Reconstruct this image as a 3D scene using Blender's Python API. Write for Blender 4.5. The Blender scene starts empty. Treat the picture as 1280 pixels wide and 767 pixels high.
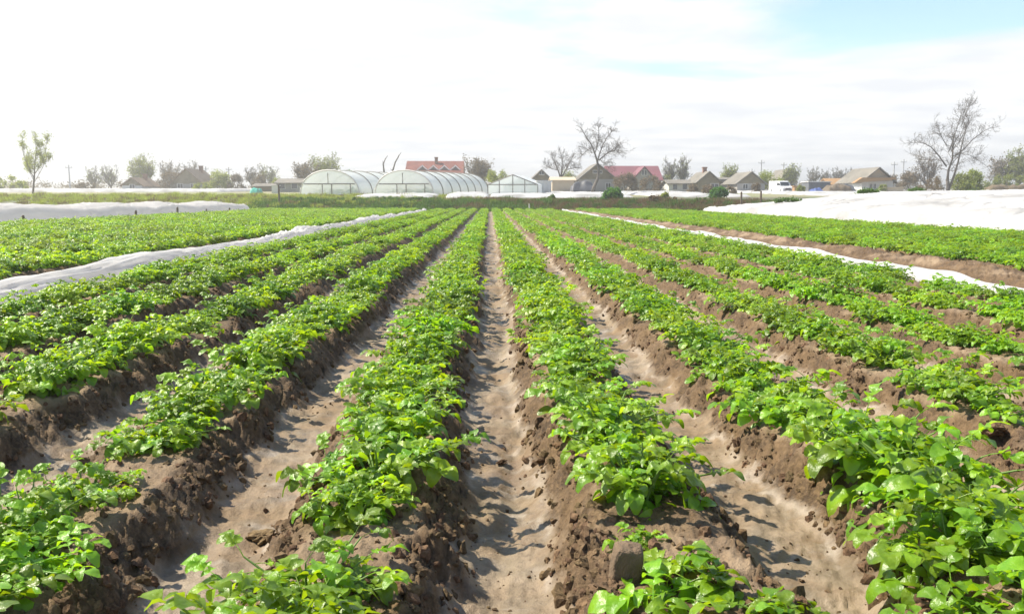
import bpy, bmesh, math, random
import numpy as np
from mathutils import Vector, Matrix, Euler

R = math.radians
PI = math.pi
rng = random.Random(7)
nrng = np.random.default_rng(7)
sc = bpy.context.scene
COL = sc.collection

# ------------------------------------------------------------------ camera
CAM_H = 1.04
FPX = 1050.0                       # focal length in pixels of the 1280 wide photograph
cam_d = bpy.data.cameras.new('camera')
cam_d.sensor_width = 36.0
cam_d.lens = 36.0 * FPX / 1280.0
cam_d.clip_start = 0.05
cam_d.clip_end = 9000
cam = bpy.data.objects.new('camera', cam_d)
COL.objects.link(cam)
HORIZ = 248.0
PITCH = math.atan((383.5 - HORIZ) / FPX)
YAW = math.atan((612.0 - 640.0) / FPX * math.cos(PITCH))
cam.location = (0, 0, CAM_H)
cam.rotation_euler = (PI / 2 - PITCH, 0, YAW)
cam_d.dof.use_dof = True
cam_d.dof.focus_distance = 4.2
cam_d.dof.aperture_fstop = 14
sc.camera = cam
CM = Euler((PI / 2 - PITCH, 0, YAW)).to_matrix()


def at(px, py, d):
    """the point of the plane y = d that the photograph shows at px, py"""
    v = CM @ Vector(((px - 640) / FPX, (383.5 - py) / FPX, -1))
    k = d / v.y
    return Vector((v.x * k, d, CAM_H + v.z * k))


def project(x, y, z):
    v = CM.transposed() @ Vector((x, y, z - CAM_H))
    if v.z > -0.01:
        return (-9999, -9999)
    return (640 + v.x / -v.z * FPX, 383.5 - v.y / -v.z * FPX)


# ------------------------------------------------------------------ sky, sun, exposure
SUN_EL, SUN_AZ = 50.0, -72.0        # azimuth from +Y, negative is to the left
world = bpy.data.worlds.new('World')
sc.world = world
world.use_nodes = True
nt = world.node_tree
nt.nodes.clear()
N = nt.nodes.new
L = nt.links.new
out = N('ShaderNodeOutputWorld')
bg = N('ShaderNodeBackground')
sky = N('ShaderNodeTexSky')
sky.sky_type = 'NISHITA'
sky.sun_disc = False
sky.sun_elevation = R(SUN_EL)
sky.sun_rotation = R(SUN_AZ)
sky.air_density = 1.0
sky.dust_density = 0.5
sky.ozone_density = 1.0
bg.inputs['Strength'].default_value = 0.118
geo = N('ShaderNodeTexCoord')
sep = N('ShaderNodeSeparateXYZ')
L(geo.outputs['Generated'], sep.inputs[0])


def wmath(op, a, b=None, c=None):
    n = N('ShaderNodeMath')
    n.operation = op
    for i, v in enumerate((a, b, c)):
        if v is None:
            continue
        if isinstance(v, (int, float)):
            n.inputs[i].default_value = v
        else:
            L(v, n.inputs[i])
    return n.outputs[0]


zc = wmath('MAXIMUM', sep.outputs['Z'], 0.0)
den = wmath('ADD', zc, 0.07)
cx = wmath('DIVIDE', sep.outputs['X'], den)
cy = wmath('DIVIDE', sep.outputs['Y'], den)
comb = N('ShaderNodeCombineXYZ')
L(cx, comb.inputs[0])
L(cy, comb.inputs[1])
cn = N('ShaderNodeTexNoise')
cn.inputs['Scale'].default_value = 0.62
cn.inputs['Detail'].default_value = 9
cn.inputs['Roughness'].default_value = 0.55
cn.inputs['Distortion'].default_value = 0.35
mp = N('ShaderNodeMapping')
mp.inputs['Location'].default_value = (12.25, 7.46, 0)
mp.inputs['Scale'].default_value = (0.8, 1.0, 1)
L(comb.outputs[0], mp.inputs[0])
L(mp.outputs[0], cn.inputs['Vector'])
# clouds thin out high up, and close into a white veil near the horizon
ramp = N('ShaderNodeMapRange')
ramp.interpolation_type = 'SMOOTHSTEP'
thr = wmath('MULTIPLY', zc, 1.5)
val = wmath('SUBTRACT', wmath('ADD', cn.outputs['Fac'], 0.19), thr)
L(val, ramp.inputs['Value'])
ramp.inputs['From Min'].default_value = 0.30
ramp.inputs['From Max'].default_value = 0.46
ramp.inputs['To Min'].default_value = 0.04
ramp.inputs['To Max'].default_value = 1.0
fine = N('ShaderNodeTexNoise')
fine.inputs['Scale'].default_value = 2.1
fine.inputs['Detail'].default_value = 7
L(mp.outputs[0], fine.inputs['Vector'])
cl = N('ShaderNodeMapRange')
L(fine.outputs['Fac'], cl.inputs['Value'])
cl.inputs['From Min'].default_value = 0.35
cl.inputs['From Max'].default_value = 0.65
cl.inputs['To Min'].default_value = 0.0
cl.inputs['To Max'].default_value = 1.0
cc = N('ShaderNodeMix')
cc.data_type = 'RGBA'
L(cl.outputs[0], cc.inputs['Factor'])
CLOUD_A = (4.0, 4.1, 4.28, 1)
CLOUD_B = (4.75, 4.77, 4.8, 1)
cc.inputs[6].default_value = CLOUD_A
cc.inputs[7].default_value = CLOUD_B
mx = N('ShaderNodeMix')
mx.data_type = 'RGBA'
L(ramp.outputs[0], mx.inputs['Factor'])
L(sky.outputs[0], mx.inputs[6])
L(cc.outputs[2], mx.inputs[7])
L(mx.outputs[2], bg.inputs['Color'])
L(bg.outputs[0], out.inputs[0])

sun_d = bpy.data.lights.new('sun', 'SUN')
sun_d.energy = 5.0
sun_d.angle = R(0.9)
sun_d.color = (1.0, 0.92, 0.76)
sun = bpy.data.objects.new('sun', sun_d)
COL.objects.link(sun)
sdir = Vector((math.sin(R(SUN_AZ)) * math.cos(R(SUN_EL)), math.cos(R(SUN_AZ)) * math.cos(R(SUN_EL)), math.sin(R(SUN_EL))))
sun.rotation_euler = (-sdir).to_track_quat('-Z', 'Y').to_euler()
sun.location = sdir * 50

sc.view_settings.view_transform = 'Standard'
sc.view_settings.look = 'None'
sc.view_settings.gamma = 1
sc.view_settings.exposure = 1.05


# ------------------------------------------------------------------ noise
def _hash(ix, iy, seed):
    h = (ix.astype(np.int64) * 374761393 + iy.astype(np.int64) * 668265263 + seed * 2147483647) & 0xffffffff
    h = ((h ^ (h >> 13)) * 1274126177) & 0xffffffff
    h = h ^ (h >> 16)
    return h


def pn(x, y, seed=0):
    x = np.asarray(x, dtype=float)
    y = np.asarray(y, dtype=float)
    x, y = np.broadcast_arrays(x, y)
    ix = np.floor(x)
    iy = np.floor(y)
    fx = x - ix
    fy = y - iy
    u = fx * fx * fx * (fx * (fx * 6 - 15) + 10)
    v = fy * fy * fy * (fy * (fy * 6 - 15) + 10)

    def g(dx, dy):
        a = _hash(ix + dx, iy + dy, seed) * (2 * PI / 4294967296.0)
        return np.cos(a) * (fx - dx) + np.sin(a) * (fy - dy)
    a = g(0, 0) * (1 - u) + g(1, 0) * u
    b = g(0, 1) * (1 - u) + g(1, 1) * u
    return (a * (1 - v) + b * v) * 1.5


def fbm(x, y, seed, octs=4, gain=0.5):
    s = 0
    a = 1
    for o in range(octs):
        s = s + a * pn(x, y, seed + o * 17)
        x = x * 2.03 + 5.1
        y = y * 2.03 - 3.7
        a *= gain
    return s


def sst(a, b, v):
    t = np.clip((v - a) / (b - a), 0, 1)
    return t * t * (3 - 2 * t)


# ------------------------------------------------------------------ the lie of the land
S = 0.84
CROWS = {'A': -0.38, 'B': 0.44, 'C': 1.27, 'D': 2.11, 'E': 2.95, 'F': 3.79, 'G': 4.50,
         'L1': -1.22, 'L2': -2.06, 'L3': -2.90, 'L4': -3.75}
LBLOCK = [-5.75 - S * i for i in range(14)]
RBLOCK = [6.95 + S * i for i in range(9)]
ALLROWS = np.array(sorted(list(CROWS.values()) + LBLOCK + RBLOCK))
FIELD_END = 66.0


def wob(y, k=0):
    return 0.035 * pn(np.asarray(y) * 0.45, 3.3 + k, 5)


def ridge_mask(x, y):
    xw = x - wob(y)
    i = np.clip(np.searchsorted(ALLROWS, xw), 1, len(ALLROWS) - 1)
    d = np.minimum(np.abs(xw - ALLROWS[i - 1]), np.abs(xw - ALLROWS[i]))
    edge = 0.335 + 0.05 * pn(x * 1.3, y * 3.1, 31) + 0.035 * pn(x * 6, y * 7, 32) + 0.012 * pn(x * 19, y * 21, 33)
    return sst(edge, edge - 0.20, d), d


def plateau(y):
    y = np.asarray(y, dtype=float)
    return 0.95 + 0.0165 * (np.minimum(y, 195) - 71) - 0.28 * (1 - sst(73, 86, y))


def height(x, y, detail=True):
    x = np.asarray(x, dtype=float)
    y = np.asarray(y, dtype=float)
    p, d = ridge_mask(x, y)
    infield = 1 - sst(FIELD_END - 0.6, FIELD_END + 0.4, y)
    # amplitude of each ridge wanders
    amp = 0.152 + 0.026 * pn(x * 1.1, y * 0.9, 9)
    h = p * amp
    # dirt bank beside the right strip
    bank = np.exp(-((x - 6.15) / 0.42) ** 2) * 0.2 * (1 + 0.3 * pn(x * 2, y * 1.2, 77))
    h = h + bank
    if detail:
        rough = sst(0.05, 0.5, p) * (1 - 0.55 * sst(0.88, 1.0, p))
        rough = np.maximum(rough, np.clip(bank * 6, 0, 1))
        near = 1 - sst(18, 40, y)
        c1 = fbm(x * 8, y * 8, 11, 3, 0.6)
        c2 = np.abs(fbm(x * 19 + 3, y * 17, 19, 3, 0.65))
        c3 = np.abs(pn(x * 41, y * 37, 25))
        h = h + rough * near * (0.025 * c1 + 0.031 * (0.4 - c2) + 0.011 * (0.3 - c3))
        # crust on the crest
        h = h + p * near * 0.012 * fbm(x * 5, y * 5, 41, 3)
        # washed silt in the furrows: scallops, small terraces, foot marks
        f = (1 - p) * near
        s1 = fbm(x * 3.2, y * 4.2, 51, 3, 0.5)
        sc1 = np.abs(pn(x * 5.0 + 0.6 * s1, y * 8.0 + s1, 57))
        s2 = fbm(x * 16, y * 20, 61, 3, 0.55)
        pit = np.clip(pn(x * 7.3, y * 8.9, 63) - 0.42, 0, 1)
        ter = sst(-0.05, 0.06, pn(x * 2.6 + 0.25 * s1, y * 3.4, 69)) + 0.6 * sst(-0.03, 0.05, pn(x * 5.2 - 0.3 * s1, y * 6.1, 70) - 0.12)
        crk = np.exp(-(pn(x * 4.1 + 0.3 * s1, y * 3.3, 67) / 0.035) ** 2) * sst(0.0, 0.3, pn(x * 1.3, y * 1.6, 68))
        h = h + f * (0.013 * s1 + 0.007 * sc1 + 0.006 * ter + 0.0085 * s2 - 0.05 * pit - 0.006 * crk)
        # a channel where water ran, to one side
        ch = np.abs((x - 0.09 - 0.05 * np.sin(y * 2.1) - 0.04 * pn(y * 1.7, 1.1, 3)))
        h = h - f * 0.02 * np.exp(-(ch / 0.05) ** 2)
    h = h * infield
    # the bank at the end of the field and the rising land behind it
    lump = 0.07 * pn(x * 0.35, y * 0.4, 81) + 0.05 * pn(x * 1.7, y * 1.9, 83)
    gentle = sst(-12, -26, x)
    b = sst(FIELD_END + 0.8, FIELD_END + 3.8 + 6 * gentle, y)
    top = plateau(y) + (lump * 0.8) * (1 - sst(75, 95, y)) + 0.05 * pn(x * 0.05, y * 0.05, 85)
    h = h * (1 - b) + b * top
    return h


def gz(x, y, detail=False):
    return float(height(np.array([x]), np.array([y]), detail)[0])


def ground_at(px, py):
    """where the line of sight through a pixel meets the land behind the field"""
    lo, hi = 67.0, 1500.0
    best = None
    for k in range(400):
        d = 67 + k * 0.5
        p = at(px, py, d)
        if p.z <= plateau(d):
            return Vector((p.x, d, float(plateau(d))))
    return at(px, py, 200)


# ------------------------------------------------------------------ materials
def mat(name, color, rough=0.8, noise=None, noise_scale=4.0, color2=None, bump=0.0, bump_scale=30.0, spec=0.3,
        metallic=0.0, translucent=None, trans_fac=0.4, obj_var=0.0, transparent=0.0, detail=5):
    m = bpy.data.materials.new(name)
    m.use_nodes = True
    t = m.node_tree
    b = t.nodes['Principled BSDF']
    o = t.nodes['Material Output']
    b.inputs['Base Color'].default_value = (*color, 1)
    b.inputs['Roughness'].default_value = rough
    b.inputs['Specular IOR Level'].default_value = spec
    b.inputs['Metallic'].default_value = metallic
    tc = t.nodes.new('ShaderNodeTexCoord')
    src = None
    if color2 is not None:
        n = t.nodes.new('ShaderNodeTexNoise')
        n.inputs['Scale'].default_value = noise_scale
        n.inputs['Detail'].default_value = detail
        t.links.new(tc.outputs['Object'], n.inputs['Vector'])
        r = t.nodes.new('ShaderNodeMapRange')
        r.inputs['From Min'].default_value = 0.36
        r.inputs['From Max'].default_value = 0.64
        t.links.new(n.outputs['Fac'], r.inputs['Value'])
        x = t.nodes.new('ShaderNodeMix')
        x.data_type = 'RGBA'
        x.inputs[6].default_value = (*color, 1)
        x.inputs[7].default_value = (*color2, 1)
        t.links.new(r.outputs[0], x.inputs['Factor'])
        src = x.outputs[2]
    if obj_var > 0:
        oi = t.nodes.new('ShaderNodeObjectInfo')
        hs = t.nodes.new('ShaderNodeHueSaturation')
        mr = t.nodes.new('ShaderNodeMapRange')
        mr.inputs['To Min'].default_value = 1 - obj_var
        mr.inputs['To Max'].default_value = 1 + obj_var
        t.links.new(oi.outputs['Random'], mr.inputs['Value'])
        t.links.new(mr.outputs[0], hs.inputs['Value'])
        mr2 = t.nodes.new('ShaderNodeMapRange')
        mr2.inputs['To Min'].default_value = 0.5 - obj_var * 0.05
        mr2.inputs['To Max'].default_value = 0.5 + obj_var * 0.05
        m5 = t.nodes.new('ShaderNodeMath')
        m5.operation = 'FRACT'
        m6 = t.nodes.new('ShaderNodeMath')
        m6.operation = 'MULTIPLY'
        m6.inputs[1].default_value = 7.31
        t.links.new(oi.outputs['Random'], m6.inputs[0])
        t.links.new(m6.outputs[0], m5.inputs[0])
        t.links.new(m5.outputs[0], mr2.inputs['Value'])
        t.links.new(mr2.outputs[0], hs.inputs['Hue'])
        if src is not None:
            t.links.new(src, hs.inputs['Color'])
        else:
            hs.inputs['Color'].default_value = (*color, 1)
        src = hs.outputs[0]
    if src is not None:
        t.links.new(src, b.inputs['Base Color'])
    if bump > 0:
        n2 = t.nodes.new('ShaderNodeTexNoise')
        n2.inputs['Scale'].default_value = bump_scale
        n2.inputs['Detail'].default_value = 4
        t.links.new(tc.outputs['Object'], n2.inputs['Vector'])
        bp = t.nodes.new('ShaderNodeBump')
        bp.inputs['Strength'].default_value = bump
        bp.inputs['Distance'].default_value = 0.01
        t.links.new(n2.outputs['Fac'], bp.inputs['Height'])
        t.links.new(bp.outputs[0], b.inputs['Normal'])
    last = b.outputs[0]
    if translucent is not None:
        tr = t.nodes.new('ShaderNodeBsdfTranslucent')
        tr.inputs['Color'].default_value = (*translucent, 1)
        if obj_var > 0:
            h2 = t.nodes.new('ShaderNodeHueSaturation')
            h2.inputs['Color'].default_value = (*translucent, 1)
            t.links.new(mr.outputs[0], h2.inputs['Value'])
            t.links.new(mr2.outputs[0], h2.inputs['Hue'])
            t.links.new(h2.outputs[0], tr.inputs['Color'])
        ms = t.nodes.new('ShaderNodeMixShader')
        ms.inputs[0].default_value = trans_fac
        t.links.new(last, ms.inputs[1])
        t.links.new(tr.outputs[0], ms.inputs[2])
        last = ms.outputs[0]
    if transparent > 0:
        tp = t.nodes.new('ShaderNodeBsdfTransparent')
        ms = t.nodes.new('ShaderNodeMixShader')
        ms.inputs[0].default_value = transparent
        t.links.new(last, ms.inputs[1])
        t.links.new(tp.outputs[0], ms.inputs[2])
        last = ms.outputs[0]
    t.links.new(last, o.inputs[0])
    return m


M = {}
M['leaf'] = mat('potato_leaf', (0.098, 0.208, 0.009), 0.36, color2=(0.175, 0.305, 0.012), noise_scale=26, bump=0.6, bump_scale=55,
                spec=0.5, translucent=(0.40, 0.60, 0.011), trans_fac=0.38, obj_var=0.34)
M['stem'] = mat('potato_stem', (0.16, 0.26, 0.06), 0.5, translucent=(0.2, 0.4, 0.05), trans_fac=0.2)
M['clod'] = mat('soil_clod', (0.165, 0.106, 0.057), 0.95, color2=(0.085, 0.052, 0.027), noise_scale=2.2, bump=0.6, bump_scale=9, obj_var=0.3)
M['cover'] = mat('field_fleece', (0.68, 0.68, 0.68), 0.75, color2=(0.36, 0.355, 0.35), noise_scale=0.42, bump=0.5, bump_scale=3,
                 translucent=(0.7, 0.7, 0.7), trans_fac=0.3, detail=9)
M['dryclod'] = mat('dry_soil_block', (0.165, 0.112, 0.070), 0.95, color2=(0.13, 0.095, 0.062), noise_scale=2, bump=0.6, bump_scale=8)
M['fleece'] = mat('white_fleece', (0.78, 0.78, 0.78), 0.75, color2=(0.70, 0.70, 0.70), noise_scale=1.2, bump=0.25, bump_scale=9,
                  translucent=(0.8, 0.8, 0.8), trans_fac=0.6)
M['bark'] = mat('grey_bark', (0.10, 0.085, 0.07), 0.9, color2=(0.16, 0.14, 0.12), noise_scale=6)
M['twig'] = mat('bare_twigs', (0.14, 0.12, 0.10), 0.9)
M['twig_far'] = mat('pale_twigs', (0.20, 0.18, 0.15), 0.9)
M['bud'] = mat('budding_leaves', (0.17, 0.19, 0.05), 0.7, translucent=(0.35, 0.40, 0.08), trans_fac=0.4, color2=(0.12, 0.13, 0.04), noise_scale=0.8)
M['bush'] = mat('bush_leaves', (0.06, 0.15, 0.025), 0.6, translucent=(0.15, 0.36, 0.03), trans_fac=0.35, color2=(0.035, 0.09, 0.02), noise_scale=1.2)
M['yellowbush'] = mat('spring_bush_leaves', (0.20, 0.24, 0.04), 0.6, translucent=(0.42, 0.48, 0.06), trans_fac=0.4, color2=(0.12, 0.14, 0.03), noise_scale=0.9)
M['brush'] = mat('dry_brush', (0.22, 0.165, 0.11), 0.9, color2=(0.15, 0.12, 0.075), noise_scale=1.0, translucent=(0.25, 0.2, 0.12), trans_fac=0.25)
M['drygrass'] = mat('dry_grass', (0.13, 0.085, 0.045), 0.9, color2=(0.20, 0.15, 0.07), noise_scale=0.9, translucent=(0.25, 0.18, 0.08), trans_fac=0.25)
M['grass'] = mat('verge_grass', (0.17, 0.235, 0.035), 0.8, color2=(0.28, 0.28, 0.07), noise_scale=0.35, translucent=(0.42, 0.50, 0.06), trans_fac=0.4)
M['weeds'] = mat('dark_weeds', (0.06, 0.13, 0.022), 0.8, color2=(0.13, 0.19, 0.03), noise_scale=0.5, translucent=(0.12, 0.24, 0.03), trans_fac=0.3)
M['film'] = mat('greenhouse_film', (0.80, 0.82, 0.82), 0.35, color2=(0.72, 0.75, 0.75), noise_scale=0.6, spec=0.5,
                translucent=(0.85, 0.88, 0.88), trans_fac=0.45, transparent=0.10)
M['film_clear'] = mat('greenhouse_end_film', (0.74, 0.78, 0.74), 0.3, spec=0.5, translucent=(0.8, 0.84, 0.8), trans_fac=0.5, transparent=0.22,
                      color2=(0.62, 0.70, 0.62), noise_scale=0.8)
M['pipe'] = mat('weathered_frame', (0.20, 0.185, 0.16), 0.6)
M['redroof'] = mat('red_tile_roof', (0.20, 0.065, 0.045), 0.7, color2=(0.14, 0.05, 0.04), noise_scale=0.7)
M['pinkroof'] = mat('crimson_metal_roof', (0.20, 0.070, 0.085), 0.6, color2=(0.16, 0.06, 0.07), noise_scale=0.5)
M['greyroof'] = mat('grey_slate_roof', (0.20, 0.18, 0.15), 0.8, color2=(0.135, 0.125, 0.105), noise_scale=0.8)
M['brownroof'] = mat('brown_roof', (0.20, 0.14, 0.09), 0.8, color2=(0.14, 0.10, 0.07), noise_scale=0.8)
M['olivegable'] = mat('weathered_gable_boards', (0.24, 0.20, 0.13), 0.85, color2=(0.17, 0.145, 0.095), noise_scale=1.5)
M['whitewall'] = mat('white_plaster', (0.66, 0.65, 0.61), 0.85, color2=(0.52, 0.51, 0.48), noise_scale=0.5)
M['greywall'] = mat('grey_plaster', (0.36, 0.34, 0.31), 0.85, color2=(0.28, 0.265, 0.24), noise_scale=0.5)
M['tanwall'] = mat('tan_plaster', (0.52, 0.43, 0.31), 0.85, color2=(0.45, 0.37, 0.26), noise_scale=0.6)
M['orange'] = mat('orange_sheeting', (0.34, 0.20, 0.09), 0.7)
M['glass'] = mat('dark_glass', (0.03, 0.035, 0.04), 0.1, spec=0.8)
M['frame'] = mat('window_frame', (0.6, 0.58, 0.54), 0.6)
M['brick'] = mat('chimney_brick', (0.24, 0.13, 0.09), 0.9)
M['wood'] = mat('weathered_wood', (0.17, 0.13, 0.09), 0.85, color2=(0.11, 0.085, 0.06), noise_scale=5)
M['pole'] = mat('utility_pole', (0.42, 0.41, 0.39), 0.8)
M['blackplastic'] = mat('dark_tarpaulin', (0.06, 0.062, 0.07), 0.5, color2=(0.12, 0.12, 0.13), noise_scale=1)
M['white_paint'] = mat('white_paint', (0.78, 0.78, 0.77), 0.3, spec=0.5)
M['rubber'] = mat('tyre_rubber', (0.03, 0.03, 0.03), 0.8)
M['teal'] = mat('teal_tarpaulin', (0.05, 0.36, 0.27), 0.5)
M['blue'] = mat('blue_tarpaulin', (0.06, 0.09, 0.25), 0.5)
M['greymetal'] = mat('grey_metal', (0.16, 0.165, 0.18), 0.5, color2=(0.12, 0.125, 0.14), noise_scale=1)
M['light'] = mat('headlight', (0.7, 0.7, 0.68), 0.15, spec=0.8)


# ------------------------------------------------------------------ helpers
def tag(o, label=None, cat=None, group=None, kind=None):
    if label:
        o['label'] = label
    if cat:
        o['category'] = cat
    if group:
        o['group'] = group
    if kind:
        o['kind'] = kind
    return o


def empty(name, loc, rz=0, label=None, cat=None, group=None):
    o = bpy.data.objects.new(name, None)
    o.empty_display_size = 0.1
    COL.objects.link(o)
    o.location = loc
    o.rotation_euler = (0, 0, rz)
    return tag(o, label, cat, group)


def link_mesh(name, me, parent=None, material=None):
    if material is not None and not me.materials:
        me.materials.append(material)
    o = bpy.data.objects.new(name, me)
    COL.objects.link(o)
    if parent is not None:
        o.parent = parent
    return o


def mesh_np(name, V, F, material, smooth=False):
    """V (n,3) array, F (m,k) array of one polygon size"""
    me = bpy.data.meshes.new(name)
    V = np.asarray(V, dtype=np.float32)
    F = np.asarray(F, dtype=np.int32)
    me.vertices.add(len(V))
    me.vertices.foreach_set('co', V.ravel())
    k = F.shape[1]
    me.loops.add(F.size)
    me.loops.foreach_set('vertex_index', F.ravel())
    me.polygons.add(len(F))
    me.polygons.foreach_set('loop_start', np.arange(0, F.size, k, dtype=np.int32))
    me.update(calc_edges=True)
    me.validate()
    if smooth:
        me.polygons.foreach_set('use_smooth', np.ones(len(me.polygons), dtype=bool))
    if material is not None:
        me.materials.append(material)
    return me


class MB:
    """collects boxes, prisms and tubes, then links them as one mesh object"""
    def __init__(self):
        self.v = []
        self.f = []

    def add(self, vs, fs):
        b = len(self.v)
        self.v += [tuple(v) for v in vs]
        self.f += [tuple(b + i for i in f) for f in fs]
        return self

    def box(self, x0, x1, y0, y1, z0, z1):
        vs = [(x, y, z) for z in (z0, z1) for y in (y0, y1) for x in (x0, x1)]
        return self.add(vs, [(0, 2, 3, 1), (4, 5, 7, 6), (0, 1, 5, 4), (2, 6, 7, 3), (0, 4, 6, 2), (1, 3, 7, 5)])

    def prism(self, poly, y0, y1):
        """poly: outline in x, z; extruded along y"""
        n = len(poly)
        vs = [(x, y0, z) for x, z in poly] + [(x, y1, z) for x, z in poly]
        fs = [tuple(range(n)), tuple(range(2 * n - 1, n - 1, -1))]
        fs += [(i, i + n, (i + 1) % n + n, (i + 1) % n) for i in range(n)]
        return self.add(vs, fs)

    def tube(self, pts, rad, sides=6, cap=True):
        pts = [Vector(p) for p in pts]
        n = len(pts)
        if not hasattr(rad, '__len__'):
            rad = [rad] * n
        b = len(self.v)
        up = Vector((0.13, 0.21, 1)).normalized()
        for i, p in enumerate(pts):
            t = (pts[min(i + 1, n - 1)] - pts[max(i - 1, 0)])
            if t.length < 1e-9:
                t = Vector((0, 0, 1))
            t.normalize()
            a = t.cross(up)
            if a.length < 0.05:
                a = t.cross(Vector((1, 0, 0)))
            a.normalize()
            c = t.cross(a)
            for s in range(sides):
                an = 2 * PI * s / sides
                self.v.append(tuple(p + (a * math.cos(an) + c * math.sin(an)) * rad[i]))
        for i in range(n - 1):
            for s in range(sides):
                s2 = (s + 1) % sides
                self.f.append((b + i * sides + s, b + i * sides + s2, b + (i + 1) * sides + s2, b + (i + 1) * sides + s))
        if cap:
            self.f.append(tuple(b + s for s in range(sides))[::-1])
            self.f.append(tuple(b + (n - 1) * sides + s for s in range(sides)))
        return self

    def build(self, name, material, parent=None, smooth=False):
        me = bpy.data.meshes.new(name)
        me.from_pydata(self.v, [], self.f)
        me.update()
        if smooth:
            me.polygons.foreach_set('use_smooth', [True] * len(me.polygons))
        bm = bmesh.new()
        bm.from_mesh(me)
        bmesh.ops.recalc_face_normals(bm, faces=bm.faces)
        bm.to_mesh(me)
        bm.free()
        return link_mesh(name, me, parent, material)


def instancer(name, pts, rots, scls, idxs, sources, seed=0):
    """one object whose points carry copies of the source meshes"""
    me = bpy.data.meshes.new(name)
    me.from_pydata([tuple(p) for p in pts], [], [])
    a = me.attributes.new('rot', 'FLOAT_VECTOR', 'POINT')
    a.data.foreach_set('vector', np.asarray(rots, dtype=np.float32).ravel())
    a = me.attributes.new('scl', 'FLOAT_VECTOR', 'POINT')
    a.data.foreach_set('vector', np.asarray(scls, dtype=np.float32).ravel())
    a = me.attributes.new('idx', 'INT', 'POINT')
    a.data.foreach_set('value', np.asarray(idxs, dtype=np.int32))
    c = bpy.data.collections.new(name + '_sources')
    for k, s in enumerate(sources):
        so = bpy.data.objects.new('%s_source_%02d' % (name, k), s)
        c.objects.link(so)
    o = link_mesh(name, me)
    ng = bpy.data.node_groups.new(name + '_nodes', 'GeometryNodeTree')
    ng.interface.new_socket('Geometry', in_out='INPUT', socket_type='NodeSocketGeometry')
    ng.interface.new_socket('Geometry', in_out='OUTPUT', socket_type='NodeSocketGeometry')
    n = ng.nodes.new
    gi = n('NodeGroupInput')
    go = n('NodeGroupOutput')
    ip = n('GeometryNodeInstanceOnPoints')
    ci = n('GeometryNodeCollectionInfo')
    ci.inputs['Collection'].default_value = c
    ci.inputs['Separate Children'].default_value = True
    ci.inputs['Reset Children'].default_value = True
    ip.inputs['Pick Instance'].default_value = True

    def attr(nm, ty):
        q = n('GeometryNodeInputNamedAttribute')
        q.data_type = ty
        q.inputs['Name'].default_value = nm
        return q.outputs[0]
    ln = ng.links.new
    ln(gi.outputs[0], ip.inputs['Points'])
    ln(ci.outputs[0], ip.inputs['Instance'])
    ln(attr('idx', 'INT'), ip.inputs['Instance Index'])
    e2r = n('FunctionNodeEulerToRotation')
    ln(attr('rot', 'FLOAT_VECTOR'), e2r.inputs[0])
    ln(e2r.outputs[0], ip.inputs['Rotation'])
    ln(attr('scl', 'FLOAT_VECTOR'), ip.inputs['Scale'])
    ln(ip.outputs[0], go.inputs[0])
    md = o.modifiers.new('scatter', 'NODES')
    md.node_group = ng
    tag(o, kind='stuff')
    return o


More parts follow.
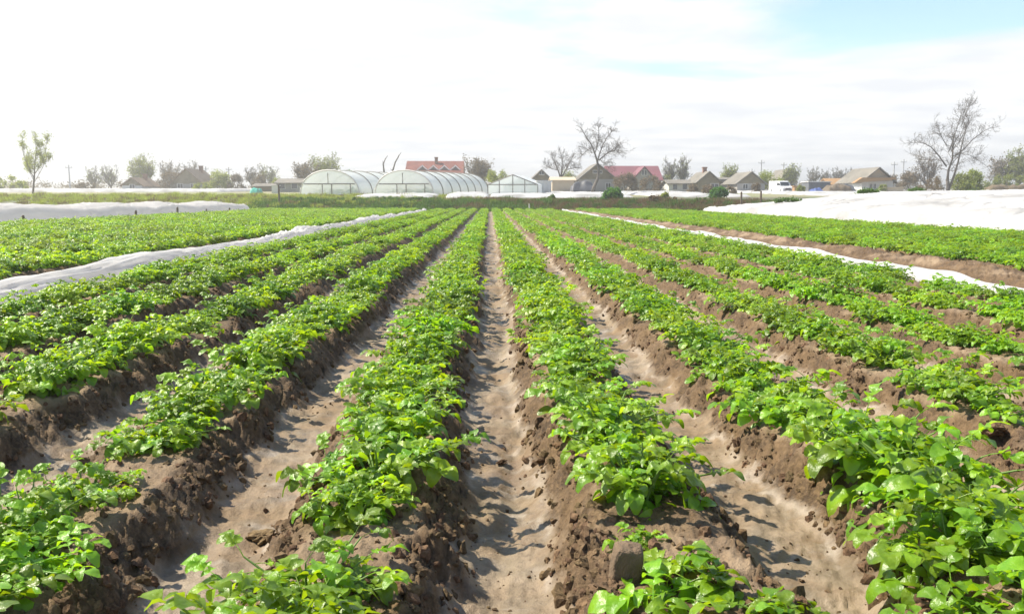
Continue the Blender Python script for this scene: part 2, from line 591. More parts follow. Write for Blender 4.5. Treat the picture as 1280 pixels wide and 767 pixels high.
# ------------------------------------------------------------------ the ground: one sheet from the camera to the horizon
def build_ground():
    U = np.concatenate([np.linspace(-1.02, -0.76, 20, endpoint=False), np.linspace(-0.74, 0.74, 690), np.linspace(0.76, 1.02, 20)])
    y1 = np.exp(np.linspace(math.log(0.9), math.log(FIELD_END + 0.8), 620)) - 0.8
    y2 = np.linspace(FIELD_END + 0.2, 84, 46)
    y3 = np.exp(np.linspace(math.log(86), math.log(1440), 60))
    Y = np.concatenate([y1, y2, y3])
    yy, uu = np.meshgrid(Y, U, indexing='ij')
    xx = uu * (yy + 0.8)
    zz = height(xx, yy)
    V = np.stack([xx, yy, zz], -1).reshape(-1, 3)
    nr, nc = xx.shape
    a = np.arange(nr * nc).reshape(nr, nc)
    F = np.stack([a[:-1, :-1], a[:-1, 1:], a[1:, 1:], a[1:, :-1]], -1).reshape(-1, 4)
    p, d = ridge_mask(xx, yy)
    infield = 1 - sst(FIELD_END - 0.5, FIELD_END + 1.2, yy + 0.8 * pn(xx * .8, yy, 3))
    bank = np.exp(-((xx - 6.05) / 0.5) ** 2)
    rid = np.maximum(p, bank)
    far = sst(80, 90, yy)
    me = mesh_np('ground', V, F, None, smooth=True)
    ca = me.color_attributes.new('soil', 'FLOAT_COLOR', 'POINT')
    dat = np.stack([rid, infield, far, np.ones_like(far)], -1).reshape(-1, 4).astype(np.float32)
    ca.data.foreach_set('color', dat.ravel())
    # material
    m = bpy.data.materials.new('field_soil')
    m.use_nodes = True
    t = m.node_tree
    N = t.nodes.new
    L = t.links.new
    b = t.nodes['Principled BSDF']
    at_ = N('ShaderNodeVertexColor')
    at_.layer_name = 'soil'
    sp = N('ShaderNodeSeparateColor')
    L(at_.outputs[0], sp.inputs[0])
    tc = N('ShaderNodeTexCoord')

    def noise(scale, det=6, rough=0.55, dist=0.0, vec=None):
        n = N('ShaderNodeTexNoise')
        n.inputs['Scale'].default_value = scale
        n.inputs['Detail'].default_value = det
        n.inputs['Roughness'].default_value = rough
        n.inputs['Distortion'].default_value = dist
        L(vec or tc.outputs['Object'], n.inputs['Vector'])
        return n.outputs['Fac']

    def rng_(v, a, bb, c=0.0, d_=1.0):
        n = N('ShaderNodeMapRange')
        n.inputs['From Min'].default_value = a
        n.inputs['From Max'].default_value = bb
        n.inputs['To Min'].default_value = c
        n.inputs['To Max'].default_value = d_
        L(v, n.inputs['Value'])
        return n.outputs[0]

    def mix(f, c1, c2, mode='MIX'):
        n = N('ShaderNodeMix')
        n.data_type = 'RGBA'
        n.blend_type = mode
        if isinstance(f, float):
            n.inputs['Factor'].default_value = f
        else:
            L(f, n.inputs['Factor'])
        for i, c in ((6, c1), (7, c2)):
            if isinstance(c, tuple):
                n.inputs[i].default_value = (*c, 1)
            else:
                L(c, n.inputs[i])
        return n.outputs[2]

    def mth(op, a, bb):
        n = N('ShaderNodeMath')
        n.operation = op
        for i, v in enumerate((a, bb)):
            if isinstance(v, (int, float)):
                n.inputs[i].default_value = v
            else:
                L(v, n.inputs[i])
        return n.outputs[0]
    n_big = noise(1.7, 5)
    n_mid = noise(7.5, 6)
    n_fine = noise(48, 6, 0.65)
    n_grit = noise(170, 3, 0.7)
    # furrow silt: warm tan with greyer, paler washed patches
    silt = mix(rng_(n_big, 0.40, 0.60), (0.190, 0.130, 0.074), (0.228, 0.176, 0.120))
    silt = mix(rng_(noise(2.6, 6, 0.6, 0.6), 0.50, 0.60, 0, 0.8), silt, (0.142, 0.094, 0.052))
    silt = mix(rng_(n_mid, 0.46, 0.60, 0, 0.55), silt, (0.105, 0.082, 0.050))
    silt = mix(rng_(n_fine, 0.52, 0.68, 0, 0.5), silt, (0.085, 0.058, 0.036))
    # ridge soil: brown crumbs, dry pale crust on the crest
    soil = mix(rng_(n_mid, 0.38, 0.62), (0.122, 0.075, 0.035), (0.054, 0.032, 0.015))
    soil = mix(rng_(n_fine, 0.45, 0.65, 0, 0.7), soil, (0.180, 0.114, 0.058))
    crust = mix(rng_(n_mid, 0.4, 0.6), (0.26, 0.188, 0.118), (0.18, 0.122, 0.072))
    crest = mth('MULTIPLY', rng_(sp.outputs[0], 0.86, 1.0), rng_(n_big, 0.42, 0.56))
    soil = mix(crest, soil, crust)
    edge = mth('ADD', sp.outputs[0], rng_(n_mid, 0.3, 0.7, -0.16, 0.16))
    foot = mth('MULTIPLY', rng_(edge, 0.02, 0.12), rng_(noise(5.3, 5), 0.48, 0.60, 0, 0.75))
    silt = mix(foot, silt, (0.30, 0.25, 0.20))
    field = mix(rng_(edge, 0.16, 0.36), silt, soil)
    # verge earth and distant grassland
    n_w = noise(0.22, 6)
    n_w2 = noise(0.9, 6)
    verge = mix(rng_(n_w2, 0.42, 0.6), (0.085, 0.058, 0.034), (0.08, 0.11, 0.03))
    grass = mix(rng_(n_w, 0.4, 0.6), (0.17, 0.20, 0.055), (0.26, 0.21, 0.12))
    outer = mix(sp.outputs[2], verge, grass)
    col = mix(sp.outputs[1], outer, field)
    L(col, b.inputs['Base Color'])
    # damp silt has a little sheen
    wet = mth('MULTIPLY', rng_(edge, 0.5, 0.15), rng_(noise(3.1, 4), 0.42, 0.62))
    L(rng_(wet, 0, 1, 0.85, 0.38), b.inputs['Roughness'])
    b.inputs['Specular IOR Level'].default_value = 0.4
    hsum = mth('ADD', mth('MULTIPLY', n_fine, rng_(edge, 0.1, 0.4, 0.8, 1.8)), mth('MULTIPLY', n_grit, rng_(edge, 0.1, 0.4, 0.12, 0.5)))
    bp = N('ShaderNodeBump')
    bp.inputs['Strength'].default_value = 0.75
    bp.inputs['Distance'].default_value = 0.012
    L(hsum, bp.inputs['Height'])
    L(bp.outputs[0], b.inputs['Normal'])
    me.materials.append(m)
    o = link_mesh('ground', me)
    tag(o, kind='structure')
    return o


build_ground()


# ------------------------------------------------------------------ potato plants
def leaflet(Lf, W, droop, fold, ns, na, twist=0.0, r=None):
    """a rounded leaf blade lying along +x: returns verts and quads"""
    vs, fs = [], []
    for i in range(ns + 1):
        t = i / ns
        w = W * 0.5 * (math.sin(PI * min(1, t ** 0.86)) ** 0.50 if 0 < t < 1 else 0.0)
        if i == 0:
            w = W * 0.05
        if i == ns:
            w = W * 0.14
        x = Lf * (t - 0.10 * droop * t * t)
        z = Lf * (0.16 * math.sin(PI * t * 0.8) - droop * t * t)
        for j in range(na + 1):
            s = -1 + 2 * j / na
            yy = s * w
            zz = z + fold * abs(s) * w + (0.10 * W * math.sin(t * 9 + s * 2.2 + twist * 20)) * s * s * 0.5
            zz += twist * s * w * t
            vs.append((x, yy, zz))
    n1 = na + 1
    for i in range(ns):
        for j in range(na):
            fs.append((i * n1 + j, (i + 1) * n1 + j, (i + 1) * n1 + j + 1, i * n1 + j + 1))
    return vs, fs


def compound_leaf(r, ns=6, na=4, small=False):
    """petiole plus rounded leaflets in pairs and a larger end leaflet, along +x from the origin"""
    V, F = [], []
    n_pairs = r.choice([2, 2, 3])
    length = r.uniform(0.070, 0.108)
    arc = r.uniform(0.1, 0.5)

    def pet(t):
        return Vector((length * t, 0, length * (0.42 * t - arc * t * t)))
    # petiole as a thin three sided rod
    k = 4
    b = 0
    for i in range(k + 1):
        t = i / k
        p = pet(t)
        rr = 0.0022 * (1 - 0.5 * t)
        for s in range(3):
            a = 2 * PI * s / 3
            V.append((p.x, p.y + math.cos(a) * rr, p.z + math.sin(a) * rr))
    for i in range(k):
        for s in range(3):
            s2 = (s + 1) % 3
            F.append((i * 3 + s, i * 3 + s2, (i + 1) * 3 + s2, (i + 1) * 3 + s))

    def put(t, ang, Lf, W, roll):
        vs, fs = leaflet(Lf, W, r.uniform(0.0, 0.55), r.uniform(0.0, 0.6), ns, na, r.uniform(-0.4, 0.4), r)
        p = pet(t)
        slope = math.atan2(0.42 - 2 * arc * t, 1)
        mtx = Matrix.Translation(p) @ Matrix.Rotation(ang, 4, 'Z') @ Matrix.Rotation(-slope * math.cos(ang) - r.uniform(-0.25, 0.35), 4, 'Y') @ Matrix.Rotation(roll, 4, 'X')
        o = len(V)
        V.extend(tuple(mtx @ Vector(v)) for v in vs)
        F.extend(tuple(o + i for i in f) for f in fs)
    size = r.uniform(0.85, 1.15)
    put(1.0, r.uniform(-0.2, 0.2), 0.063 * size, 0.050 * size, r.uniform(-0.3, 0.3))
    for q in range(n_pairs):
        t = 0.86 - q * (0.62 / n_pairs)
        sz = size * (0.88 - 0.17 * q)
        for sd in (-1, 1):
            put(t, sd * r.uniform(0.85, 1.25), 0.054 * sz * r.uniform(.85, 1.15), 0.043 * sz * r.uniform(.9, 1.1), r.uniform(-0.35, 0.35))
    return V, F


def vf_mesh(name, V, F, material, smooth=True):
    me = bpy.data.meshes.new(name)
    me.from_pydata(V, [], F)
    me.update()
    if smooth:
        me.polygons.foreach_set('use_smooth', [True] * len(me.polygons))
    me.materials.append(material)
    return me


NLEAF = 9
lr = random.Random(21)
leaf_hi = [compound_leaf(random.Random(100 + i), 7, 4) for i in range(NLEAF)]
leaf_lo = [compound_leaf(random.Random(100 + i), 3, 2) for i in range(NLEAF)]
leaf_mesh = [vf_mesh('leaf_blade_%d' % i, v, f, M['leaf']) for i, (v, f) in enumerate(leaf_hi)]


def plant_layout(seed, n=34, spread=0.13, tall=0.17):
    r = random.Random(seed)
    stems, leaves = [], []
    ns = r.randint(9, 12) if n > 30 else 5
    for s in range(ns):
        a = 2 * PI * s / ns + r.uniform(-0.4, 0.4)
        lean = r.uniform(0.25, 1.0) * spread * (0.2 if s == 0 else 1)
        hgt = tall * r.uniform(0.65, 1.05) * (1.15 if s == 0 else 1)
        pts = [(0.02 * math.cos(a), 0.02 * math.sin(a), -0.03)]
        for k in range(1, 4):
            t = k / 3
            pts.append((math.cos(a) * (0.02 + lean * t), math.sin(a) * (0.02 + lean * t), hgt * (t ** 0.9) - (0.05 + lean) * 0.22 * t * t))
        stems.append(pts)
        per = n // ns
        for q in range(per):
            t = 0.12 + 0.88 * q / max(1, per - 1)
            i = min(2, int(t * 3))
            u = t * 3 - i
            P0, P1 = Vector(pts[i]), Vector(pts[i + 1])
            p = P0.lerp(P1, u)
            az = a + q * 2.4 + r.uniform(-0.5, 0.5)
            elev = -0.45 + 0.75 * t * t + r.uniform(-0.22, 0.22)
            sc_ = (1.08 - 0.42 * t) * r.uniform(0.85, 1.15)
            leaves.append((r.randrange(NLEAF), p, az, elev, r.uniform(-0.3, 0.3), sc_))
    return stems, leaves


def leaf_matrix(lf):
    _, p, az, el, roll, s = lf
    return Matrix.Translation(p) @ Matrix.Rotation(az, 4, 'Z') @ Matrix.Rotation(-el, 4, 'Y') @ Matrix.Rotation(roll, 4, 'X') @ Matrix.Scale(s, 4)


NPLANT = 9
layouts = [plant_layout(300 + i, n=rng.randint(70, 88), spread=rng.uniform(0.17, 0.24), tall=rng.uniform(0.11, 0.175)) for i in range(NPLANT)]
sprouts = [plant_layout(340 + i, n=26, spread=0.075, tall=0.06) for i in range(3)]
ALLLAY = layouts + sprouts


def stem_mesh(stems, i):
    mb = MB()
    for pts in stems:
        mb.tube(pts, [0.0042, 0.0036, 0.003, 0.002], 5, False)
    return vf_mesh('stems_%d' % i, mb.v, mb.f, M['stem'])


stem_meshes = [stem_mesh(s, i) for i, (s, l) in enumerate(ALLLAY)]


def joined(i, src, with_stem=True):
    stems, leaves = ALLLAY[i]
    V, F = [], []
    for lf in leaves:
        m = leaf_matrix(lf)
        v, f = src[lf[0]]
        o = len(V)
        V.extend(tuple(m @ Vector(q)) for q in v)
        F.extend(tuple(o + k for k in ff) for ff in f)
    o = len(V)
    for pts in stems:
        mb = MB()
        mb.tube([(0, 0, -0.02)] + list(pts), [0.004, 0.0042, 0.0036, 0.003, 0.002], 3, False)
        o = len(V)
        V.extend(mb.v)
        F.extend(tuple(o + k for k in ff) for ff in mb.f)
    return vf_mesh('plant_%d' % i, V, F, M['leaf'])


plant_hi = [joined(i, leaf_hi) for i in range(NPLANT + 3)]
plant_lo = [joined(i, leaf_lo) for i in range(NPLANT)]

ORD = ['first', 'second', 'third', 'fourth', 'fifth', 'sixth', 'seventh', 'eighth', 'ninth', 'tenth', 'eleventh', 'twelfth',
       'thirteenth', 'fourteenth', 'fifteenth', 'sixteenth', 'seventeenth', 'eighteenth', 'nineteenth', 'twentieth']
TENS = {20: 'twenty', 30: 'thirty', 40: 'forty', 50: 'fifty'}


def ordinal(n):
    if n <= 20:
        return ORD[n - 1]
    t = n // 10 * 10
    if n % 10 == 0:
        return TENS[t][:-1] + 'ieth'
    return TENS[t] + '-' + ORD[n % 10 - 1]


ROWNAME = {'A': 'first row left', 'B': 'first row right', 'C': 'second row right', 'D': 'third row right',
           'E': 'fourth row right', 'F': 'fifth row right', 'G': 'sixth row right',
           'L1': 'second row left', 'L2': 'third row left', 'L3': 'fourth row left', 'L4': 'fifth row left'}
# bare stretches of crest (start, end) near the camera, and small late plants
GAPS = {'A': [(1.86, 2.24)], 'B': [(0.9, 2.26)], 'C': [], 'D': [(2.95, 3.18), (3.95, 4.25)],
        'E': [(4.4, 4.6)], 'F': [(6.3, 6.6)], 'G': [(8.3, 8.9)], 'L1': [(2.66, 2.74)], 'L2': [(3.5, 3.75)], 'L3': [(4.8, 5.0)], 'L4': []}
SMALL = {'L1': (2.70, 2.95), 'D': (3.1, 3.4)}
cands = []
prng = random.Random(77)
for rn, rx in CROWS.items():
    y = 0.95 + prng.uniform(0, 0.2)
    while y < FIELD_END - 0.4:
        gap = any(a < y < b for a, b in GAPS[rn])
        gap = gap or (y > 5 and prng.random() < 0.03)
        if not gap:
            small = rn in SMALL and SMALL[rn][0] < y < SMALL[rn][1]
            x = rx + float(wob(y)) + prng.uniform(-0.045, 0.045)
            s = prng.choice((prng.uniform(0.70, 0.95), prng.uniform(0.92, 1.2), prng.uniform(0.95, 1.2))) * (1.04 if rn in 'ABC' else (1.0 if rn[0] == 'L' else 0.90))
            if rn == 'C' and y < 2.6:
                s *= 1.22
            if rn == 'A' and y < 1.9:
                s *= 1.06
            cands.append((rn, x, y, prng.uniform(0, 2 * PI), s, small))
        y += prng.uniform(0.22, 0.31) if y > 3 else prng.uniform(0.24, 0.31)


for x, y, s in ((0.43, 1.79, 1.25), (0.60, 1.63, 1.15), (0.38, 2.06, .6)):
    cands.append(('B', x, y, 1.1 + x * 9, s, True))
for x, y, s in ((1.10, 1.60, 1.05), (1.13, 1.92, 1.1)):
    cands.append(('C', x, y, x * 7, s, False))


def in_view(x, y, z, m=6):
    px, py = project(x, y, z)
    return -m < px < 1280 + m and py < 775


vis = []
rest = []
ZC = height(np.array([c[1] for c in cands]), np.array([c[2] for c in cands]), True)
for c, z in zip(cands, ZC):
    z = float(z)
    c = c + (z,)
    (vis if in_view(c[1], c[2], z + 0.12) else rest).append(c)
vis.sort(key=lambda c: c[2])
single, more = vis[:296], vis[296:]
rest += more
count = {}
ppart = 0
for (rn, x, y, rz, s, small, z) in single:
    count[rn] = count.get(rn, 0) + 1
    li = (NPLANT + prng.randrange(3)) if small else prng.randrange(NPLANT)
    label = 'potato plant, %s from the front in the %s of the middle furrow' % (ordinal(count[rn]), ROWNAME[rn])
    if small:
        label = 'small ' + label
    tilt = (prng.uniform(-0.12, 0.12), prng.uniform(-0.12, 0.12), rz)
    if y < 4.7:
        e = empty('potato_plant', (x, y, z - 0.005), 0, label, 'potato plant', 'potato plants growing on the soil ridges')
        e.rotation_euler = tilt
        e.scale = (s, s, s * prng.uniform(0.9, 1.1))
        stems, leaves = ALLLAY[li]
        link_mesh('stem', stem_meshes[li], e)
        for lf in leaves:
            o = bpy.data.objects.new('leaf', leaf_mesh[lf[0]])
            COL.objects.link(o)
            o.parent = e
            o.matrix_local = leaf_matrix(lf)
            ppart += 1
    else:
        o = link_mesh('potato_plant', plant_hi[li])
        o.location = (x, y, z - 0.005)
        o.rotation_euler = tilt
        o.scale = (s, s, s)
        tag(o, label, 'potato plant', 'potato plants growing on the soil ridges')
print('single plants', len(single), 'to', single[-1][2], 'leaf parts', ppart)

P, RO, SC, ID = [], [], [], []
for (rn, x, y, rz, s, small, z) in rest:
    P.append((x, y, z - 0.005))
    RO.append((prng.uniform(-.12, .12), prng.uniform(-.12, .12), rz))
    SC.append((s, s, s))
    ID.append(prng.randrange(NPLANT))
for rows in (LBLOCK, RBLOCK):
    for rx in rows:
        y = abs(rx) * 0.95
        while y < FIELD_END - 0.4:
            x = rx + prng.uniform(-0.09, 0.09)
            skip = (rx > 13 and y < 200 and x > 13.4) or (rx < -16.2 and y < 59.5 and y > 20)
            if not skip and abs(x) < (y + 3) * 0.78 and prng.random() > 0.03:
                s = prng.uniform(1.0, 1.3)
                P.append((x, y, -0.01))
                RO.append((prng.uniform(-.15, .15), prng.uniform(-.15, .15), prng.uniform(0, 6.28)))
                SC.append((s * 1.05, s, s * (1.0 if rx < 0 else 0.85)))
                ID.append(prng.randrange(NPLANT))
            y += prng.uniform(0.20, 0.29)
PA = np.array(P)
newp = PA[:, 2] == -0.01
PA[newp, 2] += height(PA[newp, 0], PA[newp, 1], False)
o = instancer('potato_foliage', PA, RO, SC, ID, plant_lo)
tag(o, 'unbroken rows of potato plants running back to the end of the field', 'potato crop')
print('stuff plants', len(P))


# ------------------------------------------------------------------ soil clods
def clod_mesh(i, sub=2):
    bm = bmesh.new()
    bmesh.ops.create_icosphere(bm, subdivisions=sub, radius=1.0)
    r = random.Random(900 + i)
    ox, oy = r.uniform(0, 50), r.uniform(0, 50)
    sx, sy, sz = r.uniform(.8, 1.3), r.uniform(.7, 1.1), r.uniform(.5, .85)
    for v in bm.verts:
        n = float(fbm(np.array([v.co.x * 1.1 + ox + v.co.z]), np.array([v.co.y * 1.1 + oy - v.co.z * .7]), 7, 3, 0.6)[0])
        v.co *= 1 + 0.55 * n
        v.co.x *= sx
        v.co.y *= sy
        v.co.z *= sz
    me = bpy.data.meshes.new('clod_%d' % i)
    bm.to_mesh(me)
    bm.free()
    me.materials.append(M['clod'])
    return me


clods = [clod_mesh(i, 2 if i < 3 else 1) for i in range(6)]
g = np.random.default_rng(5)
NC = 190000
cy_ = 1.0 + 15.0 * g.random(NC) ** 1.9
cx_ = g.uniform(-0.78, 0.78, NC) * (cy_ + 0.8)
p, d = ridge_mask(cx_, cy_)
pr = np.where((p > 0.15) & (p < 0.97), 1.0, 0.22)
pr = np.where(p < 0.12, 0.085, pr)
pr = pr * np.where(pn(cx_ * 2.3, cy_ * 2.3, 15) < -0.05, 0.35, 1.0)
keep = (cx_ > -4.6) & (cx_ < 6.8) & (g.random(NC) < pr * 0.72)
cx_, cy_, p = cx_[keep], cy_[keep], p[keep]
cs = 0.003 + 0.020 * g.random(len(cx_)) ** 4.0
cs = np.where(p < 0.12, 0.0025 + 0.007 * g.random(len(cx_)) ** 4, cs)
P = np.stack([cx_, cy_, height(cx_, cy_, True) - cs * 0.1], -1)
RO = g.uniform(0, 6.28, (len(cs), 3))
SC = np.stack([cs, cs, cs], -1)
ID = g.integers(0, 6, len(cs))
print('crumbs', len(cs))
o = instancer('soil_crumbs', P, RO, SC, ID, clods)
tag(o, 'brown soil crumbs scattered over the ridge sides', 'soil crumbs')

# the larger clods one can pick out
big = [(782, 712, 0.060, (0.62, 0.5, 1.1), 'large grey-brown block of soil at the bare end of the first ridge right', 2.04),
       (762, 738, 0.04, (1.1, 1, .8), 'dark lump of soil at the foot of the large grey-brown block', None),
       (330, 672, 0.036, (1.3, 1, .7), 'dark clod on the furrow edge beside the front left plant', None),
       (628, 580, 0.020, (1, 1, .7), 'small clod in the middle furrow beside the right hand ridge', None),
       (530, 508, 0.06, (1.1, 1.2, .7), 'pale crumbly heap of soil between plants of the first row left', None),
       (762, 585, 0.06, (1.0, 1.1, .8), 'rounded brown clod poking out among plants of the first row right', None),
       (1243, 540, 0.05, (1.1, 1, .9), 'dark brown clod under the plants of the third ridge right', None),
       (440, 735, 0.055, (1.1, 1, .9), 'brown clod among the leaves of the front plant on the left ridge', None)]
for i, (px, py, s, q, lab, dd) in enumerate(big):
    # walk the ray to the ground
    d = 1.2
    while d < 12:
        p = at(px, py, d)
        if p.z <= gz(p.x, p.y, True) + s * 0.5:
            break
        d += 0.03
    me = clod_mesh(40 + i, 4)
    if i == 0:          # a squared block with broken faces
        me.materials[0] = M['dryclod']
        for v in me.vertices:
            c = v.co.normalized()
            k = (abs(c.x) ** 9 + abs(c.y) ** 9 + abs(c.z) ** 9) ** (-1 / 9)
            v.co = v.co * (0.25 / max(v.co.length, .01)) + c * k * 0.72 + c * 0.05 * float(pn(c.x * 3, c.z * 3 + c.y, 5))
    o = link_mesh('soil_clod', me)
    o.location = (p.x, p.y, gz(p.x, p.y, True) + s * 0.35)
    o.scale = (s * q[0], s * q[1], s * q[2])
    o.rotation_euler = (0.2, 0.1, i * 1.3)
    tag(o, lab, 'clod', 'larger clods of soil')


# ------------------------------------------------------------------ white fleece
def fleece_roll(name, pts, label, w, h, seed, ylist=None):
    """crumpled fleece lying along the ground: closed heightfield ribbon with folds. pts: centre line function x(y)"""
    Y = ylist
    na = 28
    Ya = np.array(Y)
    bu = np.exp(-((Ya - 19.5) / 2.2) ** 2)[:, None]
    cc_ = np.array([pts(y) for y in Y])
    ww = w * (1 + 0.28 * pn(Ya * 0.35, seed, 3) + 0.10 * pn(Ya * 1.2, seed + 5.5, 4))
    hh = h * (1 + 0.35 * pn(Ya * 0.3, seed + 9.1, 5) + 0.12 * pn(Ya * 0.9, seed + 2.2, 6))
    base = height(cc_, Ya, False)
    A = (PI * np.arange(na + 1) / na)[None, :]
    yy = Ya[:, None] + 0 * A
    rr = 1 + 0.22 * pn(A * 1.6 + yy * 0.45, yy * 0.15 + seed, 8) + 0.15 * pn(A * 4.5 - yy * 0.8, yy * 0.3, 12) + 0.07 * pn(A * 9 - yy * 1.2, yy * 0.7, 14) + 0.05 * bu * pn(A * 6, yy * 4, 15) * 4
    xx = cc_[:, None] + np.cos(A) * ww[:, None] * rr
    sk = np.zeros(na + 1)
    sk[0] = sk[-1] = 0.02
    zz = base[:, None] * 0.6 + np.clip(np.sin(A), 0, 1) ** 0.8 * hh[:, None] * rr - sk[None, :]
    V = [tuple(q) for q in np.stack([xx, yy, zz], -1).reshape(-1, 3)]
    n1 = na + 1
    F = []
    for i in range(len(Y) - 1):
        for j in range(na):
            F.append((i * n1 + j, i * n1 + j + 1, (i + 1) * n1 + j + 1, (i + 1) * n1 + j))
    me = vf_mesh(name, V, F, M['fleece'])
    o = link_mesh(name, me)
    tag(o, label, 'crop cover')
    return o


Yl = list(np.exp(np.linspace(math.log(5), math.log(65.2), 420)))


def bunch(y):
    return math.exp(-((y - 19.5) / 2.2) ** 2)


fleece_roll('fleece_roll', lambda y: -5.0 - 0.0 * y + 0.10 * float(pn(y * 0.5, 4.4, 2)) + 0.25 * bunch(y),
            'long roll of crumpled white fleece lying beside the leftmost near potato row', 0.21, 0.24, 3.3, Yl)
fleece_roll('fleece_strip', lambda y: 5.27 + 0.006 * y + 0.08 * float(pn(y * 0.7, 8.4, 2)),
            'narrow strip of white fleece gathered along the bare brown bank', 0.10, 0.17, 7.7, Yl)


def cover(name, label, x0, x1, y0, y1, zfun, nx, ny, group=None, frill=0.12):
    """a draped sheet over hoops and beds; its rim comes down to the ground"""
    X = np.linspace(x0, x1, nx)
    Y = np.linspace(y0, y1, ny)
    yy, xx = np.meshgrid(Y, X, indexing='ij')
    gg = height(xx, yy, False)
    zz = gg + zfun(xx, yy)
    xx = xx + frill * pn(xx * .8, yy * .8, 71)
    V = np.stack([xx, yy, zz], -1).reshape(-1, 3)
    a = np.arange(nx * ny).reshape(ny, nx)
    F = np.stack([a[:-1, :-1], a[:-1, 1:], a[1:, 1:], a[1:, :-1]], -1).reshape(-1, 4)
    me = mesh_np(name, V, F, M['fleece' if name == 'low_tunnel' else 'cover'], smooth=True)
    o = link_mesh(name, me)
    tag(o, label, 'crop cover', group)
    return o


def edge_fall(x, y, x0, x1, y0, y1, fx, fy):
    e = np.minimum(np.minimum((x - x0) / fx, (x1 - x) / fx), np.minimum((y - y0) / fy, (y1 - y) / fy))
    e = np.clip(e, 0, 1)
    return np.sqrt(1 - (1 - e) ** 2)


def wrinkle(x, y, k=1.0):
    d1 = np.abs(pn(x * 0.9 + y * 0.35, y * 0.22 - x * .1, 91))
    d2 = np.abs(pn(x * 2.3 + y * 0.9, y * 0.5, 93))
    d3 = np.exp(-np.abs(pn(x * 1.4 - y * 0.8, y * 0.35 + x * .1, 99)) / 0.05)
    return k * (0.07 * (0.3 - d1) + 0.07 * (0.3 - d2) + 0.05 * pn(x * .5, y * .3, 95) - 0.26 * d3 * np.clip(pn(x * .4, y * .4, 101) * 4, 0, 1))


def z_right(x, y):
    e = edge_fall(x, y, 13.6, 64, 16, 54, 1.6, 9.0)
    return e * (0.74 + 0.62 * sst(14.2, 22, x) + wrinkle(x, y, 0.9)) + 0.02


cover('crop_cover', 'wide wrinkled white fleece cover over the field beyond the right hand potato rows', 13.6, 64, 16, 54, z_right, 460, 420)


def z_left(x, y):
    e = edge_fall(x, y, -19.4, -16.5, 20, 59, 1.3, 2.0)
    bumps = 0.13 * np.sin(y * 0.85 + 0.6 * np.sin(y * .3)) * 0.5
    return e * (0.80 + bumps + wrinkle(x * 1.5, y * 1.5, 0.8)) + 0.01


cover('low_tunnel', 'long low tunnel of wrinkled white fleece behind the left block of potatoes', -19.4, -16.5, 20, 59, z_left, 40, 330)


# ------------------------------------------------------------------ sheets on the land behind
def far_sheet(px0, px1, pya, pyb, label, seed, h=0.25):
    """flat fleece bed behind the field, given by its span in the photo at ground level"""
    d0 = ground_at(640, pyb).y
    d1 = ground_at(640, pya).y
    dm = (d0 + d1) / 2
    x0 = at(px0, 240, dm).x
    x1 = at(px1, 240, dm).x

    def zf(x, y):
        e = edge_fall(x, y, x0, x1, d0, d1, 1.0, 1.0)
        return e * (h + 0.10 * pn(x * 0.5 + seed, y * 0.8, 97) + 0.06 * np.abs(pn(x * 1.6, y * 1.1 + seed, 98))) + 0.02
    nx = int(min(240, max(20, (x1 - x0) / 0.4)))
    ny = int(min(80, max(10, (d1 - d0) / 0.5)))
    cover('bed_cover', label, x0, x1, d0, d1, zf, nx, ny, 'flat white covers behind the field', 0.05)


far_sheet(452, 545, 244.6, 248.0, 'flat white cover lying in front of the two arched greenhouses', 1)
far_sheet(560, 612, 244.2, 247.6, 'short white cover right of the arched greenhouses by the green weeds', 2, .35)
far_sheet(612, 752, 240.6, 247.4, 'broad white cover in front of the pointed greenhouse and the bare tree', 3)
far_sheet(778, 868, 240.5, 246.5, 'white cover between the round green bush and the dry grass mounds', 4)
far_sheet(915, 1330, 238.2, 248.6, 'broad white cover stretching below the van and the tan gabled house', 5)
far_sheet(-60, 318, 238.2, 240.4, 'thin white band of cover below the far left houses', 6, .4)


# dark pegs and stones along the low tunnel
for i, (px, py, hh) in enumerate([(29, 279, .16), (170, 272, .2), (222, 269, .3), (258, 267, .14), (287, 266, .16)]):
    x = -16.3
    v = at(px, py, 1.0)
    d = x / v.x
    mb = MB()
    mb.tube([(0, 0, -0.05), (0.01, 0, hh + 0.25), (0.02, 0, hh + 0.3)], [0.06, 0.055, 0.03], 7)
    o = mb.build('peg', M['wood'])
    o.location = (x, d, gz(x, d))
    tag(o, '%s dark peg from the left holding down the white low tunnel' % ORD[i], 'peg', 'pegs along the low tunnel')


